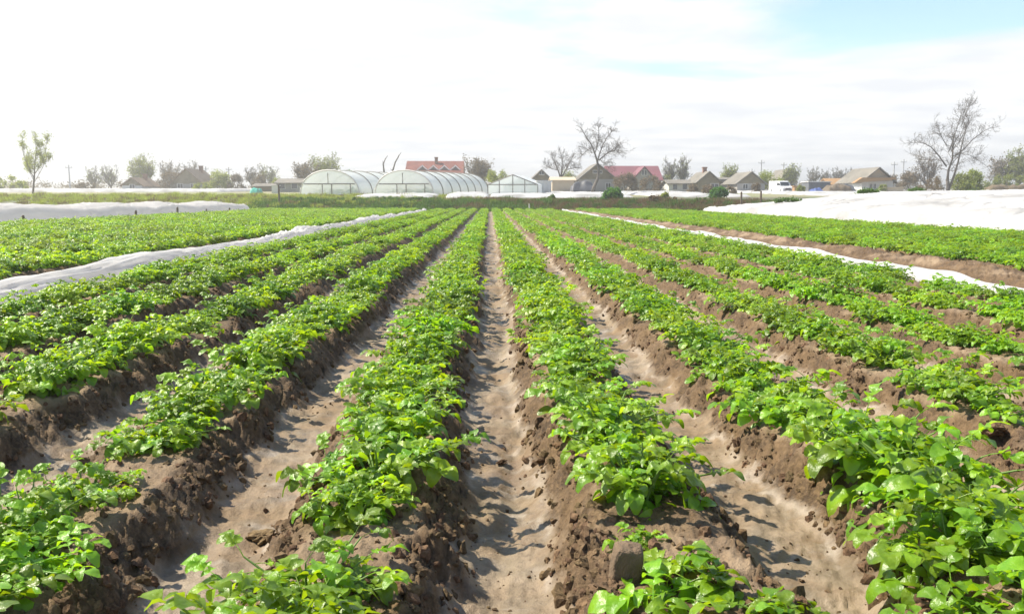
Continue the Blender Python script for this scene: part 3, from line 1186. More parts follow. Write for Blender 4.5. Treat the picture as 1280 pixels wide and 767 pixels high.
# ------------------------------------------------------------------ trees and bushes
def tree_mesh(limbs, seed, tw_len, tw_n, depth, gravity=0.0, up=0.25, r_twig=0.018, spread=0.7, sides=4):
    """limbs: list of (points, r0, r1) main limbs. Side branches sprout from them and divide."""
    r = random.Random(seed)
    trunk, crown = MB(), MB()
    tips = []

    def grow(p, d, ln, rad, dep):
        n = 4 if dep > 1 else 3
        pts = [p]
        q = p
        dd = d.normalized()
        for i in range(n):
            dd = (dd + Vector((r.uniform(-.28, .28), r.uniform(-.28, .28), r.uniform(-.22, .22) + up * 0.25 - gravity * 0.3))).normalized()
            q = q + dd * ln / n
            pts.append(q)
        r1 = max(rad * 0.45, r_twig * 0.5)
        crown.tube(pts, [rad + (r1 - rad) * i / n for i in range(n + 1)], 3, False)
        if dep == 0:
            tips.append(q)
            return
        k = r.randint(3, 4) if dep > 1 else r.randint(3, 5)
        for c in range(k):
            t = r.uniform(0.3, 1.0) if c else 1.0
            i = min(n - 1, int(t * n))
            b = pts[i].lerp(pts[i + 1], t * n - i)
            ax = Vector((r.gauss(0, 1), r.gauss(0, 1), r.gauss(0, 1))).normalized()
            nd = (dd + ax * spread + Vector((0, 0, up))).normalized()
            grow(b, nd, ln * r.uniform(0.5, 0.78), max(rad * 0.55, r_twig), dep - 1)
    for pts, r0, r1 in limbs:
        pts = [Vector(p) for p in pts]
        n = len(pts)
        trunk.tube(pts, [r0 + (r1 - r0) * i / (n - 1) for i in range(n)], 8 if r0 > .1 else 5)
    for pts, r0, r1 in limbs[1:] if len(limbs) > 1 else limbs:
        pts = [Vector(p) for p in pts]
        n = len(pts)
        for c in range(tw_n):
            t = (c + r.random()) / tw_n
            t = 0.18 + 0.82 * t
            i = min(n - 2, int(t * (n - 1)))
            b = pts[i].lerp(pts[i + 1], t * (n - 1) - i)
            ax = Vector((r.gauss(0, 1), r.gauss(0, 1), r.gauss(0, .7))).normalized()
            nd = ((pts[i + 1] - pts[i]).normalized() * 0.7 + ax * spread * 1.1 + Vector((0, 0, up))).normalized()
            grow(b, nd, tw_len * r.uniform(0.7, 1.1) * (1.15 - 0.45 * t), max(r1 * 0.9, r_twig * 1.3), depth)
        grow(pts[-1], pts[-1] - pts[-2], tw_len * 0.9, r1, depth)
    return trunk, crown, tips


def leafy(centers, n, size, seed, rad):
    """small leaf faces gathered round the given centres"""
    g = np.random.default_rng(seed)
    C = np.array([tuple(c) for c in centers])
    idx = g.integers(0, len(C), n)
    off = g.normal(0, 1, (n, 3)) * rad
    P_ = C[idx] + off
    a = g.normal(0, 1, (n, 3))
    a /= np.linalg.norm(a, axis=1, keepdims=True)
    b = np.cross(a, g.normal(0, 1, (n, 3)))
    b /= np.linalg.norm(b, axis=1, keepdims=True)
    s = size * g.uniform(0.5, 1.2, (n, 1))
    V = np.stack([P_ - a * s, P_ + b * s * .6, P_ + a * s, P_ - b * s * .6], 1).reshape(-1, 3)
    F = np.arange(n * 4).reshape(n, 4)
    return V, F


def px_pts(pl, d, base, dy=0.0, rr=None):
    """turn a limb drawn in photo pixels into metres around the tree's base, wandering in depth"""
    out_ = []
    yo = dy
    for i, (a, b) in enumerate(pl):
        p = at(a, b, d)
        out_.append((p.x - base.x, yo * i / max(1, len(pl) - 1), p.z - base.z))
    return out_


def spec_tree(name, label, base_px, d, limbs, seed, tw_len, tw_n, depth, leaves=0, leafmat='bud', twigmat='twig', leaf_size=.1, **k):
    base = at(base_px[0], base_px[1], d)
    base.z = gz(base.x, d) - 0.1
    e = empty(name, base, 0, label, 'tree')
    L_ = []
    r = random.Random(seed + 5)
    for i, (pl, r0, r1) in enumerate(limbs):
        L_.append((px_pts(pl, d, base, 0 if i == 0 else r.uniform(-2.2, 2.2)), r0, r1))
    tr, cr_, tips = tree_mesh(L_, seed, tw_len, tw_n, depth, **k)
    tr.build('trunk', M['bark'], e, True)
    cr_.build('crown', M[twigmat], e)
    if leaves:
        V, F = leafy(tips, leaves, leaf_size, seed, 0.25)
        link_mesh('foliage', mesh_np('foliage', V, F, M[leafmat]), e)
    k = 0.84 if name == 'budding_tree' else 0.92
    e.scale = (k, k, k)
    return e


# the big bare tree in the middle
spec_tree('bare_tree', 'tall bare tree with curved dark trunk in front of the brown gabled house', (741, 239), 104,
          [([(741, 240), (743, 232), (748, 221), (749, 210), (747, 198)], 0.26, 0.15),
           ([(747, 198), (743, 185), (738, 174), (730, 163), (724, 153)], 0.12, 0.03),
           ([(747, 199), (750, 188), (755, 175), (762, 163), (768, 156)], 0.10, 0.03),
           ([(744, 187), (748, 172), (749, 160), (748, 150)], 0.07, 0.03),
           ([(749, 197), (758, 189), (768, 182), (777, 176)], 0.10, 0.03),
           ([(762, 186), (772, 183), (782, 184)], 0.05, 0.02),
           ([(740, 180), (733, 183), (727, 190)], 0.045, 0.02),
           ([(752, 197), (757, 201), (762, 208)], 0.04, 0.02)],
          11, 1.0, 22, 2, r_twig=0.012, spread=1.0, up=0.1)
spec_tree('bare_tree', 'largest bare tree with two stems standing behind the white cover on the right', (1186, 241), 96,
          [([(1185, 241), (1185, 232), (1184, 222)], 0.27, 0.2),
           ([(1184, 226), (1183, 210), (1186, 195), (1184, 178), (1182, 168)], 0.16, 0.05),
           ([(1187, 234), (1192, 215), (1195, 198), (1197, 180), (1200, 160), (1203, 140)], 0.15, 0.03),
           ([(1183, 205), (1173, 190), (1163, 178), (1152, 172), (1141, 172)], 0.10, 0.025),
           ([(1195, 190), (1205, 181), (1215, 168), (1228, 157), (1237, 152)], 0.09, 0.02),
           ([(1186, 185), (1190, 165), (1193, 145), (1194, 132)], 0.06, 0.02),
           ([(1184, 178), (1176, 165), (1170, 152)], 0.06, 0.02),
           ([(1198, 175), (1208, 155), (1215, 138)], 0.05, 0.02),
           ([(1203, 150), (1206, 132), (1207, 122)], 0.04, 0.015),
           ([(1200, 187), (1215, 190), (1228, 200)], 0.045, 0.015),
           ([(1178, 197), (1165, 195), (1152, 190)], 0.04, 0.015)],
          23, 1.2, 21, 2, r_twig=0.011, spread=0.9, up=0.15)
spec_tree('bare_tree', 'rounded bushy bare tree behind the tan shed, left of the tall one', (702, 238), 128,
          [([(702, 238), (702, 228), (701, 220)], 0.2, 0.16),
           ([(701, 222), (697, 210), (692, 198), (688, 192)], 0.14, 0.03),
           ([(701, 222), (703, 208), (704, 196), (702, 187)], 0.14, 0.03),
           ([(702, 220), (709, 208), (714, 198), (718, 193)], 0.12, 0.03),
           ([(697, 210), (689, 208), (683, 204)], 0.07, 0.03),
           ([(708, 210), (716, 208), (722, 206)], 0.06, 0.03)],
          31, 1.0, 20, 2, twigmat='twig', r_twig=0.014, spread=0.8, up=0.2)
spec_tree('budding_tree', 'tall slender budding tree at the far left edge of the land', (42, 240), 112,
          [([(41, 242), (42, 230), (43, 215)], 0.17, 0.12),
           ([(43, 220), (43, 200), (45, 180), (44, 165)], 0.12, 0.03),
           ([(42, 218), (36, 200), (32, 182), (33, 165)], 0.07, 0.02),
           ([(44, 212), (52, 198), (57, 180), (56, 168)], 0.07, 0.02),
           ([(43, 225), (52, 212), (60, 200), (64, 195)], 0.05, 0.02),
           ([(42, 222), (32, 212), (24, 200)], 0.05, 0.02)],
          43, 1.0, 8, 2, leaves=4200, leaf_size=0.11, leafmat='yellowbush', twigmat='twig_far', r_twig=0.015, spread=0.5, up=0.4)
# two broken stems over the greenhouse
for i, (pl, lab) in enumerate([([(480, 240), (480, 214), (479, 205), (482, 198)], 'short broken bare stem rising behind the first arched greenhouse'),
                               ([(491, 240), (491, 213), (494, 203), (499, 194)], 'longer leaning bare stem rising behind the first arched greenhouse')]):
    base = at(pl[0][0], pl[0][1], 150)
    base.z = gz(base.x, 150)
    e = empty('dead_tree', base, 0, lab, 'dead tree')
    tr, cr_, tips = tree_mesh([(px_pts(pl, 150, base), 0.2, 0.09)], 60 + i, 0.7, 3, 0, r_twig=0.03)
    tr.build('trunk', M['bark'], e, True)
    cr_.build('crown', M['twig'], e)


def gen_tree(name, label, px0, px1, pyt, d, seed, kind='bare', leaves=0, leafmat='bud', lsize=0.13, depth=2, group=None):
    """a tree from its outline in the photo: trunk, spreading limbs, twigs and, when in leaf, foliage"""
    pc = (px0 + px1) / 2
    top = at(pc, pyt, d)
    w = (px1 - px0) / FPX * d
    zb = gz(top.x, d)
    h = max(1.5, top.z - zb)
    e = empty(name, (top.x, d, zb - 0.1), 0, label, 'tree', group)
    r = random.Random(seed)
    fork = h * r.uniform(0.14, 0.22)
    L_ = [([(0, 0, 0), (r.uniform(-.1, .1), 0, fork * .6), (r.uniform(-.15, .15), r.uniform(-.1, .1), fork)], h * 0.026 + .04, h * 0.018 + .03)]
    f0 = Vector(L_[0][0][-1])
    nl = 8
    for i in range(nl):
        a = 2 * PI * i / nl + r.uniform(-.4, .4)
        rr = w * 0.40 * r.uniform(0.5, 1.0) if i else 0.1
        zt = h * (0.80 if i else 0.85) * r.uniform(0.72, 1.0)
        tip = Vector((rr * math.cos(a), rr * math.sin(a), zt))
        mid = f0.lerp(tip, 0.5) + Vector((rr * math.cos(a) * .22, rr * math.sin(a) * .22, -h * .03))
        L_.append(([f0, mid, tip], h * 0.013 + .02, 0.025))
    tr, cr_, tips = tree_mesh(L_, seed, h * 0.19, 8, depth, r_twig=0.013 + d * 0.00009, spread=0.75, up=0.2)
    tr.build('trunk', M['bark'], e, True)
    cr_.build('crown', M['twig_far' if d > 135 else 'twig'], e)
    if leaves:
        V, F = leafy(tips, leaves, lsize, seed, h * 0.045)
        link_mesh('foliage', mesh_np('foliage', V, F, M[leafmat]), e)
    return e


def gen_bush(name, label, px0, px1, pyt, d, seed, leafmat, n=2500, lsize=0.12, zbase=None, pyb=None, flat=1.0, cat='bush', group=None):
    pc = (px0 + px1) / 2
    top = at(pc, pyt, d)
    w = (px1 - px0) / FPX * d
    zb = gz(top.x, d)
    h = max(0.5, top.z - zb)
    e = empty(name, (top.x, d, zb - 0.05), 0, label, cat, group)
    g = np.random.default_rng(seed)
    cs = []
    nb = 26
    for i in range(nb):
        a = g.uniform(0, 2 * PI)
        el = g.uniform(0.05, 1.0)
        q = g.uniform(0.55, 0.92)
        cs.append((math.cos(a) * w / 2 * q * math.sqrt(max(0, 1 - el * el * .8)), math.sin(a) * w / 2 * q * flat * math.sqrt(max(0, 1 - el * el * .8)), h * el * 0.88))
    V, F = leafy(cs, n, lsize, seed, min(w, h) * 0.085)
    V[:, 2] = np.maximum(V[:, 2], 0.02)
    link_mesh('foliage', mesh_np('foliage', V, F, M[leafmat]), e)
    mb = MB()
    r = random.Random(seed)
    for c in cs[:14]:
        mb.tube([(r.uniform(-.1, .1) * w, r.uniform(-.1, .1) * w, 0), (c[0] * .6, c[1] * .6, c[2] * .6), c], [0.04, 0.03, 0.015], 4, False)
    mb.build('branch', M['twig'], e)
    return e


# left skyline
for i, (a, b, t, mt, lab) in enumerate([(858, 874, 229, 'brush', 'low brown brush at the left wall of the dark gabled house'),
                                        (938, 952, 228, 'brush', 'low brown brush right of the olive-roofed house'),
                                        (1098, 1110, 230, 'bud', 'low olive brush against the right wall of the tan gabled house'),
                                        (716, 728, 231, 'brush', 'low brown brush at the left wall of the brown gabled house'),
                                        (996, 1007, 231, 'bud', 'low olive brush between the van and the grey container')]):
    gen_bush('dry_bush', lab, a, b, t, 118, 700 + i, mt, 1200, .11)
G1 = 'trees and bushes along the village edge'
gen_bush('spring_bush', 'wide golden bush at the left edge of the picture', -30, 36, 219, 150, 201, 'yellowbush', 3500, .18)
gen_tree('bare_tree', 'thin bare tree above the low olive hedge on the left', 106, 128, 210, 175, 202, group=G1, leaves=250, leafmat='bud')
gen_tree('bare_tree', 'wispy bare tree right beside the low olive hedge on the left', 124, 150, 207, 170, 203, leaves=300, leafmat='bud', group=G1)
gen_bush('hedge', 'low olive hedge left of the wispy bare trees', 92, 126, 228, 160, 204, 'brush', 1800, .16)
gen_tree('budding_tree', 'greenish weeping tree over the small brown roof on the left', 160, 196, 196, 168, 205, leaves=2600, leafmat='bud', lsize=.16)
gen_tree('bare_tree', 'airy brown tree between the two left gabled houses', 196, 228, 204, 178, 206, leaves=1200, leafmat='brush', group=G1)
gen_bush('dry_bush', 'brown dense brush left of the big left gabled house', 196, 232, 214, 165, 207, 'brush', 3200, .15)
gen_tree('bare_tree', 'bare tree over the roof of the big left gabled house', 226, 256, 203, 182, 208, leaves=700, leafmat='brush', group=G1)
gen_bush('spring_bush', 'yellow-green domed tree right of the big left gabled house', 260, 288, 210, 165, 209, 'yellowbush', 3600, .15, cat='tree')
gen_bush('dry_bush', 'brown bush right of the yellow-green domed tree', 284, 306, 217, 164, 210, 'brush', 2200, .15)
gen_bush('spring_bush', 'small yellow-green bush before the big left gabled house', 240, 264, 228, 150, 211, 'yellowbush', 1600, .13)
gen_tree('bare_tree', 'bare tree behind the teal tarpaulin', 303, 326, 208, 175, 212, leaves=500, leafmat='brush', group=G1)
gen_tree('bare_tree', 'two-tone bare tree above the small white box', 322, 350, 206, 178, 213, leaves=700, leafmat='bud', group=G1)
gen_bush('dry_bush', 'grey-brown bush behind the teal tarpaulin', 312, 334, 217, 168, 214, 'brush', 1800, .15)
gen_bush('spring_bush', 'small yellow-green bush beside the fence post', 338, 358, 221, 160, 215, 'yellowbush', 1000, .13)
gen_tree('leafing_tree', 'large grey-green tree behind the left arched greenhouse', 364, 400, 204, 160, 216, leaves=2600, leafmat='brush', lsize=.16)
gen_tree('leafing_tree', 'tallest grey-green tree behind the left arched greenhouse', 386, 428, 195, 165, 217, leaves=3600, leafmat='bud', lsize=.16)
gen_bush('evergreen_bush', 'small dark green dome peeking over the left arched greenhouse', 430, 446, 208, 150, 218, 'bush', 900, .14)
gen_tree('leafing_tree', 'dark grey-green tree between the arched greenhouses and the green bush', 582, 614, 197, 150, 219, leaves=2800, leafmat='brush', lsize=.16)
gen_bush('spring_bush', 'bright green bush behind the pointed greenhouse', 600, 642, 213, 140, 220, 'yellowbush', 3600, .14)
gen_bush('spring_bush', 'olive bush under the rounded bare tree', 697, 724, 209, 135, 221, 'bud', 2000, .13)
gen_bush('dry_bush', 'reddish dry brush left of the pair before the crimson roof', 764, 800, 216, 122, 222, 'brush', 4200, .12)
gen_bush('dry_bush', 'reddish dry brush right of the pair before the crimson roof', 792, 832, 219, 124, 223, 'brush', 3800, .12)
gen_bush('evergreen_bush', 'round dark green bush at the foot of the middle trees', 752, 781, 234, 71, 224, 'bush', 5200, .09)
gen_tree('bare_tree', 'first bare tree over the low white building', 830, 846, 199, 150, 225, leaves=200, leafmat='bud', group=G1)
gen_tree('bare_tree', 'second bare tree over the low white building', 845, 864, 197, 150, 226, leaves=300, leafmat='bud', group=G1)
gen_bush('spring_bush', 'olive bush left behind the low white building', 826, 842, 217, 148, 227, 'bud', 900, .13)
gen_bush('green_bush', 'bright green bush on the bank before the olive house', 886, 913, 233, 76, 228, 'bush', 3400, .10)
gen_bush('dry_bush', 'dark brown bush left of the bright green bush', 877, 892, 230, 92, 229, 'brush', 900, .10)
gen_bush('dry_bush', 'dark brown bush right of the bright green bush', 905, 921, 232, 95, 230, 'brush', 900, .10)
gen_tree('budding_tree', 'yellowish tree at the left of the olive-roofed house', 904, 924, 208, 150, 231, leaves=1500, leafmat='yellowbush', lsize=.14)
gen_bush('spring_bush', 'large yellow-green bush left of the white van', 947, 980, 209, 140, 232, 'yellowbush', 4200, .13)
gen_tree('leafing_tree', 'small leafing tree above the white van', 983, 999, 206, 160, 233, leaves=1400, leafmat='bud', lsize=.15)
for i, (a, b, t) in enumerate([(1008, 1030, 209), (1026, 1042, 213), (1040, 1056, 209), (1052, 1070, 210)]):
    gen_tree('bare_tree', '%s of four bare trees behind the grey container' % ['leftmost', 'second', 'third', 'rightmost'][i], a, b, t, 185, 240 + i, group=G1)
gen_bush('evergreen_bush', 'grey-green bush right behind the tan gabled house', 1094, 1112, 212, 165, 245, 'brush', 1400, .15)
gen_bush('dry_bush', 'dark olive bush right of the tan gabled house', 1104, 1126, 219, 150, 246, 'brush', 1800, .14)
gen_bush('dry_bush', 'brown bush left below the two-stemmed tree', 1124, 1150, 212, 130, 247, 'brush', 3200, .12)
gen_tree('bare_tree', 'smaller bare tree behind the left branches of the two-stemmed tree', 1144, 1176, 196, 125, 248, leaves=500, leafmat='brush', group=G1)
gen_bush('blossom_bush', 'pale straggly bush left of the two-stemmed trunk', 1146, 1182, 220, 118, 249, 'drygrass', 2000, .10)
gen_bush('spring_bush', 'yellow-green bush right of the two-stemmed trunk', 1190, 1215, 215, 104, 250, 'bud', 3400, .11)
gen_bush('spring_bush', 'brightest yellow-green bush right of the two-stemmed tree', 1208, 1232, 211, 108, 251, 'yellowbush', 3800, .11)
gen_tree('leafing_tree', 'grey tree left of the right edge thicket', 1240, 1262, 197, 150, 252, leaves=1200, leafmat='brush', lsize=.15)
gen_tree('leafing_tree', 'olive tree at the right edge of the picture', 1258, 1296, 187, 148, 253, leaves=3200, leafmat='bud', lsize=.16)
gen_bush('dry_bush', 'olive thicket under the right edge trees', 1228, 1292, 217, 145, 254, 'bud', 4200, .15)


# ------------------------------------------------------------------ buildings
def gable_house(name, label, cxp, pyb, d, w, dep, hw, hr, wall, roof, gable=None, rz=0.0, side=False, windows=(), chimney=None,
                door=None, over=0.35, cat='house', lower=0.0, dormers=0, group=None):
    """w across the gable; side=True turns the long roof slope to the camera (dep is then the length across the picture)"""
    base = at(cxp, pyb, d)
    zb = gz(base.x, d) - 0.05
    e = empty(name, (base.x, d, zb), rz + (PI / 2 if side else 0), label, cat, group)
    hw2 = w / 2
    mb = MB()
    mb.box(-hw2, hw2, -dep / 2, dep / 2, 0, hw)
    mb.build('wall', M[wall], e)
    g = MB()
    g.prism([(-hw2 + .02, hw + .01), (hw2 - .02, hw + .01), (0, hw + hr - .05)], -dep / 2 + 0.02, dep / 2 - 0.02)
    g.build('gable', M[gable or wall], e)
    t = 0.16
    sl = math.hypot(hw2, hr)
    ux, uz = hw2 / sl, hr / sl
    rf = MB()
    for sgn in (-1, 1):
        x0, z0 = sgn * (hw2 + over * ux), hw - over * uz
        x1, z1 = 0, hw + hr
        nx, nz = sgn * uz, ux
        poly = [(x0, z0), (x1, z1), (x1, z1 + t * 1.1), (x0 + nx * t, z0 + nz * t)]
        rf.prism(poly, -dep / 2 - over, dep / 2 + over)
    ro = rf.build('roof', M[roof], e)
    if chimney:
        c = MB()
        cxx, cyy = chimney
        c.box(cxx - .3, cxx + .3, cyy - .3, cyy + .3, hw, hw + hr + .75)
        c.box(cxx - .38, cxx + .38, cyy - .38, cyy + .38, hw + hr + .75, hw + hr + .9)
        c.build('chimney', M['brick'], ro)
    fy = -dep / 2
    for (wx, wz, ww, wh, face) in windows:
        f = MB()
        q = MB()
        b_ = 0.07
        if face == 'f':
            f.box(wx - ww / 2 - b_, wx + ww / 2 + b_, fy - .07, fy + .02, wz - wh / 2 - b_, wz - wh / 2)
            f.box(wx - ww / 2 - b_, wx + ww / 2 + b_, fy - .07, fy + .02, wz + wh / 2, wz + wh / 2 + b_)
            f.box(wx - ww / 2 - b_, wx - ww / 2, fy - .068, fy + .02, wz - wh / 2, wz + wh / 2)
            f.box(wx + ww / 2, wx + ww / 2 + b_, fy - .068, fy + .02, wz - wh / 2, wz + wh / 2)
            f.box(wx - .03, wx + .03, fy - .066, fy + .02, wz - wh / 2, wz + wh / 2)
            q.box(wx - ww / 2, wx + ww / 2, fy - .03, fy + .01, wz - wh / 2, wz + wh / 2)
        else:   # on the long side that faces the camera when side=True (local -x after the turn)
            fx = hw2 if face == 'r' else -hw2
            s = 1 if face == 'r' else -1
            xa, xb = sorted((fx - s * .02, fx + s * .07))
            f.box(xa, xb, wx - ww / 2 - b_, wx + ww / 2 + b_, wz - wh / 2 - b_, wz - wh / 2)
            f.box(xa, xb, wx - ww / 2 - b_, wx + ww / 2 + b_, wz + wh / 2, wz + wh / 2 + b_)
            f.box(xa, xb - .002 * s, wx - ww / 2 - b_, wx - ww / 2, wz - wh / 2, wz + wh / 2)
            f.box(xa, xb - .002 * s, wx + ww / 2, wx + ww / 2 + b_, wz - wh / 2, wz + wh / 2)
            xa, xb = sorted((fx - s * .01, fx + s * .03))
            q.box(xa, xb, wx - ww / 2, wx + ww / 2, wz - wh / 2, wz + wh / 2)
        fo = f.build('window', M['frame'], e)
        q.build('pane', M['glass'], fo)
    if door:
        dx, dw, dh = door
        dm = MB().box(dx - dw / 2, dx + dw / 2, fy - .06, fy + .01, 0, dh)
        dob = dm.build('door', M['wood'], e)
        MB().box(dx + dw / 2 - .18, dx + dw / 2 - .08, fy - .1, fy - .05, dh * .48, dh * .52).build('handle', M['greymetal'], dob)
    for k in range(dormers):
        yy = -dep / 2 + dep * (0.28 + 0.20 * k)
        s = 1
        ww, wh = 1.1, 1.0
        xo = hw2 * 0.72
        z0 = hw + hr * 0.18
        dm = MB()
        dm.add([(xo, yy - ww, z0), (xo, yy + ww, z0), (xo, yy, z0 + wh), (0.2, yy - ww, z0 + .3), (0.2, yy + ww, z0 + .3), (0.2, yy, z0 + wh)],
               [(0, 1, 2), (3, 5, 4), (0, 2, 5, 3), (1, 4, 5, 2), (0, 3, 4, 1)])
        do = dm.build('dormer', M['glass'], e)
        tr = MB()
        for sg in (-1, 1):
            tr.add([(xo - .1, yy + sg * (ww + .45), z0 - .25), (xo + .25, yy + sg * (ww + .45), z0 - .25), (xo + .25, yy, z0 + wh + .05), (xo - .1, yy, z0 + wh + .05),
                    (xo - .1, yy + sg * (ww + .45), z0 - .02), (xo + .25, yy + sg * (ww + .45), z0 - .02), (xo + .25, yy, z0 + wh + .32), (xo - .1, yy, z0 + wh + .32)],
                   [(0, 1, 2, 3), (4, 7, 6, 5), (0, 4, 5, 1), (1, 5, 6, 2), (2, 6, 7, 3), (3, 7, 4, 0)])
        tr.build('barge_board', M['white_paint'], do)
    return e


def px_m(px, d):
    return px / FPX * d


# note: with side=True (turned +90 degrees) local +x points away (+Y); the camera-facing slope is local -x after rz = -PI/2
def long_house(name, label, px0, px1, pyb, d, eave_px, ridge_px, dep, wall, roof, **k):
    w = (px1 - px0) / FPX * d
    zb = gz(at((px0 + px1) / 2, pyb, d).x, d)
    he = at(0, eave_px, d).z - zb
    hr = at(0, ridge_px, d).z - zb - he
    return gable_house(name, label, (px0 + px1) / 2, pyb, d, dep, w, max(.6, he), hr, wall, roof, rz=-PI, side=True, **k)


def front_house(name, label, px0, px1, pyb, d, eave_px, ridge_px, dep, wall, roof, **k):
    w = (px1 - px0) / FPX * d
    zb = gz(at((px0 + px1) / 2, pyb, d).x, d)
    he = at(0, eave_px, d).z - zb
    hr = at(0, ridge_px, d).z - zb - he
    return gable_house(name, label, (px0 + px1) / 2, pyb, d, w, dep, max(.6, he), hr, wall, roof, **k)


front_house('house', 'small brown gabled house under the greenish weeping tree', 165, 189, 238, 158, 232, 223, 8, 'whitewall', 'brownroof',
            gable='olivegable', windows=[(0, .8, .8, .7, 'f')], chimney=(0.4, 1))
front_house('house', 'big brown gabled house between brush and the yellow-green domed tree', 226, 264, 238, 168, 230, 212, 10, 'greywall', 'brownroof',
            gable='olivegable', windows=[(-1.2, .9, .9, .8, 'f'), (1.2, .9, .9, .8, 'f')], chimney=(0.5, 2))
long_house('barn', 'low grey barn with open bays left of the arched greenhouses', 352, 380, 240, 140, 229, 224, 6, 'greywall', 'greyroof', cat='barn',
           windows=[(-1, 1, .9, .9, 'r'), (1, 1, .9, .9, 'r')])
long_house('shed', 'long low weathered shed behind the small white box', 322, 354, 240, 150, 233, 230, 4, 'olivegable', 'greyroof', cat='shed')
long_house('house', 'red-roofed house with four white-edged dormers behind the arched greenhouses', 512, 578, 242, 170, 217.5, 201.5, 10, 'whitewall', 'redroof',
           chimney=(1.0, 0.2), dormers=4)
front_house('house', 'small dark gabled house above the white annex of the pointed greenhouse', 663, 687, 238, 135, 225, 213, 8, 'greywall', 'greyroof',
            gable='olivegable', windows=[(0, 3.0, .7, .5, 'f')])
long_house('shed', 'flat tan shed with a brown front under the rounded bare tree', 689, 716, 239, 118, 225.5, 222, 4, 'tanwall', 'tanwall', cat='shed', over=.25)
front_house('house', 'brown gabled house behind the trunk of the tall bare tree', 720, 764, 239, 130, 224, 205.5, 9, 'greywall', 'greyroof', gable='olivegable',
            windows=[(0, 3.1, 1.3, .35, 'f'), (-1.4, .95, .7, .9, 'f'), (1.6, .95, .7, .9, 'f')], over=.5)
long_house('house', 'long house with crimson roof behind the reddish brush', 757, 820, 238, 150, 225, 207.5, 9, 'whitewall', 'pinkroof', over=.3)
front_house('gable_wing', 'grey gabled wing standing before the crimson roof', 786, 817, 238, 143, 226, 208.5, 5, 'greywall', 'pinkroof', gable='greywall',
            windows=[(0, 3.2, .8, .8, 'f')], cat='house wing')
long_house('house', 'low white building with pale blue door under two bare trees', 832, 868, 240, 140, 229.5, 225, 5, 'whitewall', 'greyroof',
           windows=[(-1.4, .9, .7, .8, 'r'), (.2, .9, .7, .8, 'r'), (1.6, .9, .7, .8, 'r')])
front_house('house', 'dark gabled house with shadowed porch right of the low white building', 864, 892, 240, 138, 227.5, 215, 8, 'olivegable', 'greyroof',
            gable='olivegable', windows=[(.9, .9, 1.2, .9, 'f')], chimney=(0, -1))
long_house('house', 'flat grey building joining the dark gabled and olive-roofed houses', 890, 916, 239, 145, 224.5, 222, 5, 'greywall', 'greyroof',
           windows=[(0, 1, .8, .8, 'r')])
front_house('house', 'olive-roofed gabled house right of the bright green bush', 912, 946, 240, 136, 229, 215.5, 8, 'greywall', 'greyroof', gable='olivegable',
            windows=[(-.9, .9, .7, .7, 'f'), (.9, .9, .7, .7, 'f')])
front_house('house', 'grey roof peeking over the large yellow-green bush', 966, 986, 240, 165, 226, 212, 7, 'greywall', 'greyroof')
tan = front_house('house', 'tan gabled house with white ground floor and two small windows', 1062, 1100, 238.5, 140, 226, 210, 9, 'whitewall', 'greyroof', gable='tanwall',
                  windows=[(-1.05, .95, .34, .75, 'f'), (-.45, .95, .34, .75, 'f')], over=.6)
# the orange lean-to in front of it
mb = MB()
mb.prism([(-4.3, 1.45), (2.4, 2.0), (2.4, 2.3), (-3.0, 2.3)], -4.5 - 1.1, -4.5 + 0.02)
mb.build('porch_roof', M['orange'], tan)
long_house('house', 'far pale roof between the grey container and the tan gabled house', 1030, 1062, 238, 160, 230, 223, 5, 'tanwall', 'orange')


def box_thing(name, label, cat, px0, px1, pyb, pyt, d, dep, m_, group=None, roofm=None, ribs=0):
    b = at((px0 + px1) / 2, pyb, d)
    zb = gz(b.x, d)
    w = px_m(px1 - px0, d)
    h = at(0, pyt, d).z - zb
    e = empty(name, (b.x, d, zb - .05), 0, label, cat, group)
    mb = MB().box(-w / 2, w / 2, -dep / 2, dep / 2, 0, h)
    mb.build('body', M[m_], e)
    if ribs:
        for i in range(ribs):
            x = -w / 2 + w * (i + .5) / ribs
            MB().box(x - w / ribs * .25, x + w / ribs * .25, -dep / 2 - .06, -dep / 2 + .01, .08, h - .08).build('panel', M[m_], e)
    MB().box(-w / 2 - .12, w / 2 + .12, -dep / 2 - .12, dep / 2 + .12, h, h + .12).build('lid', M[roofm or m_], e)
    return e


box_thing('container', 'dark grey container with pale roof right of the white van', 'container', 1006, 1033, 238.5, 227, 130, 3, 'greymetal', roofm='whitewall', ribs=8)
box_thing('shed', 'white annex against the right side of the pointed greenhouse', 'shed', 671, 688, 241, 226.5, 104, 3, 'whitewall', ribs=3)
box_thing('storage_box', 'small upright white box behind the tall fence post', 'box', 341, 348.5, 241, 232, 118, 1, 'whitewall')
box_thing('wall', 'low tan masonry wall right of the tan gabled house', 'wall', 1104, 1128, 239, 234, 118, .4, 'tanwall')


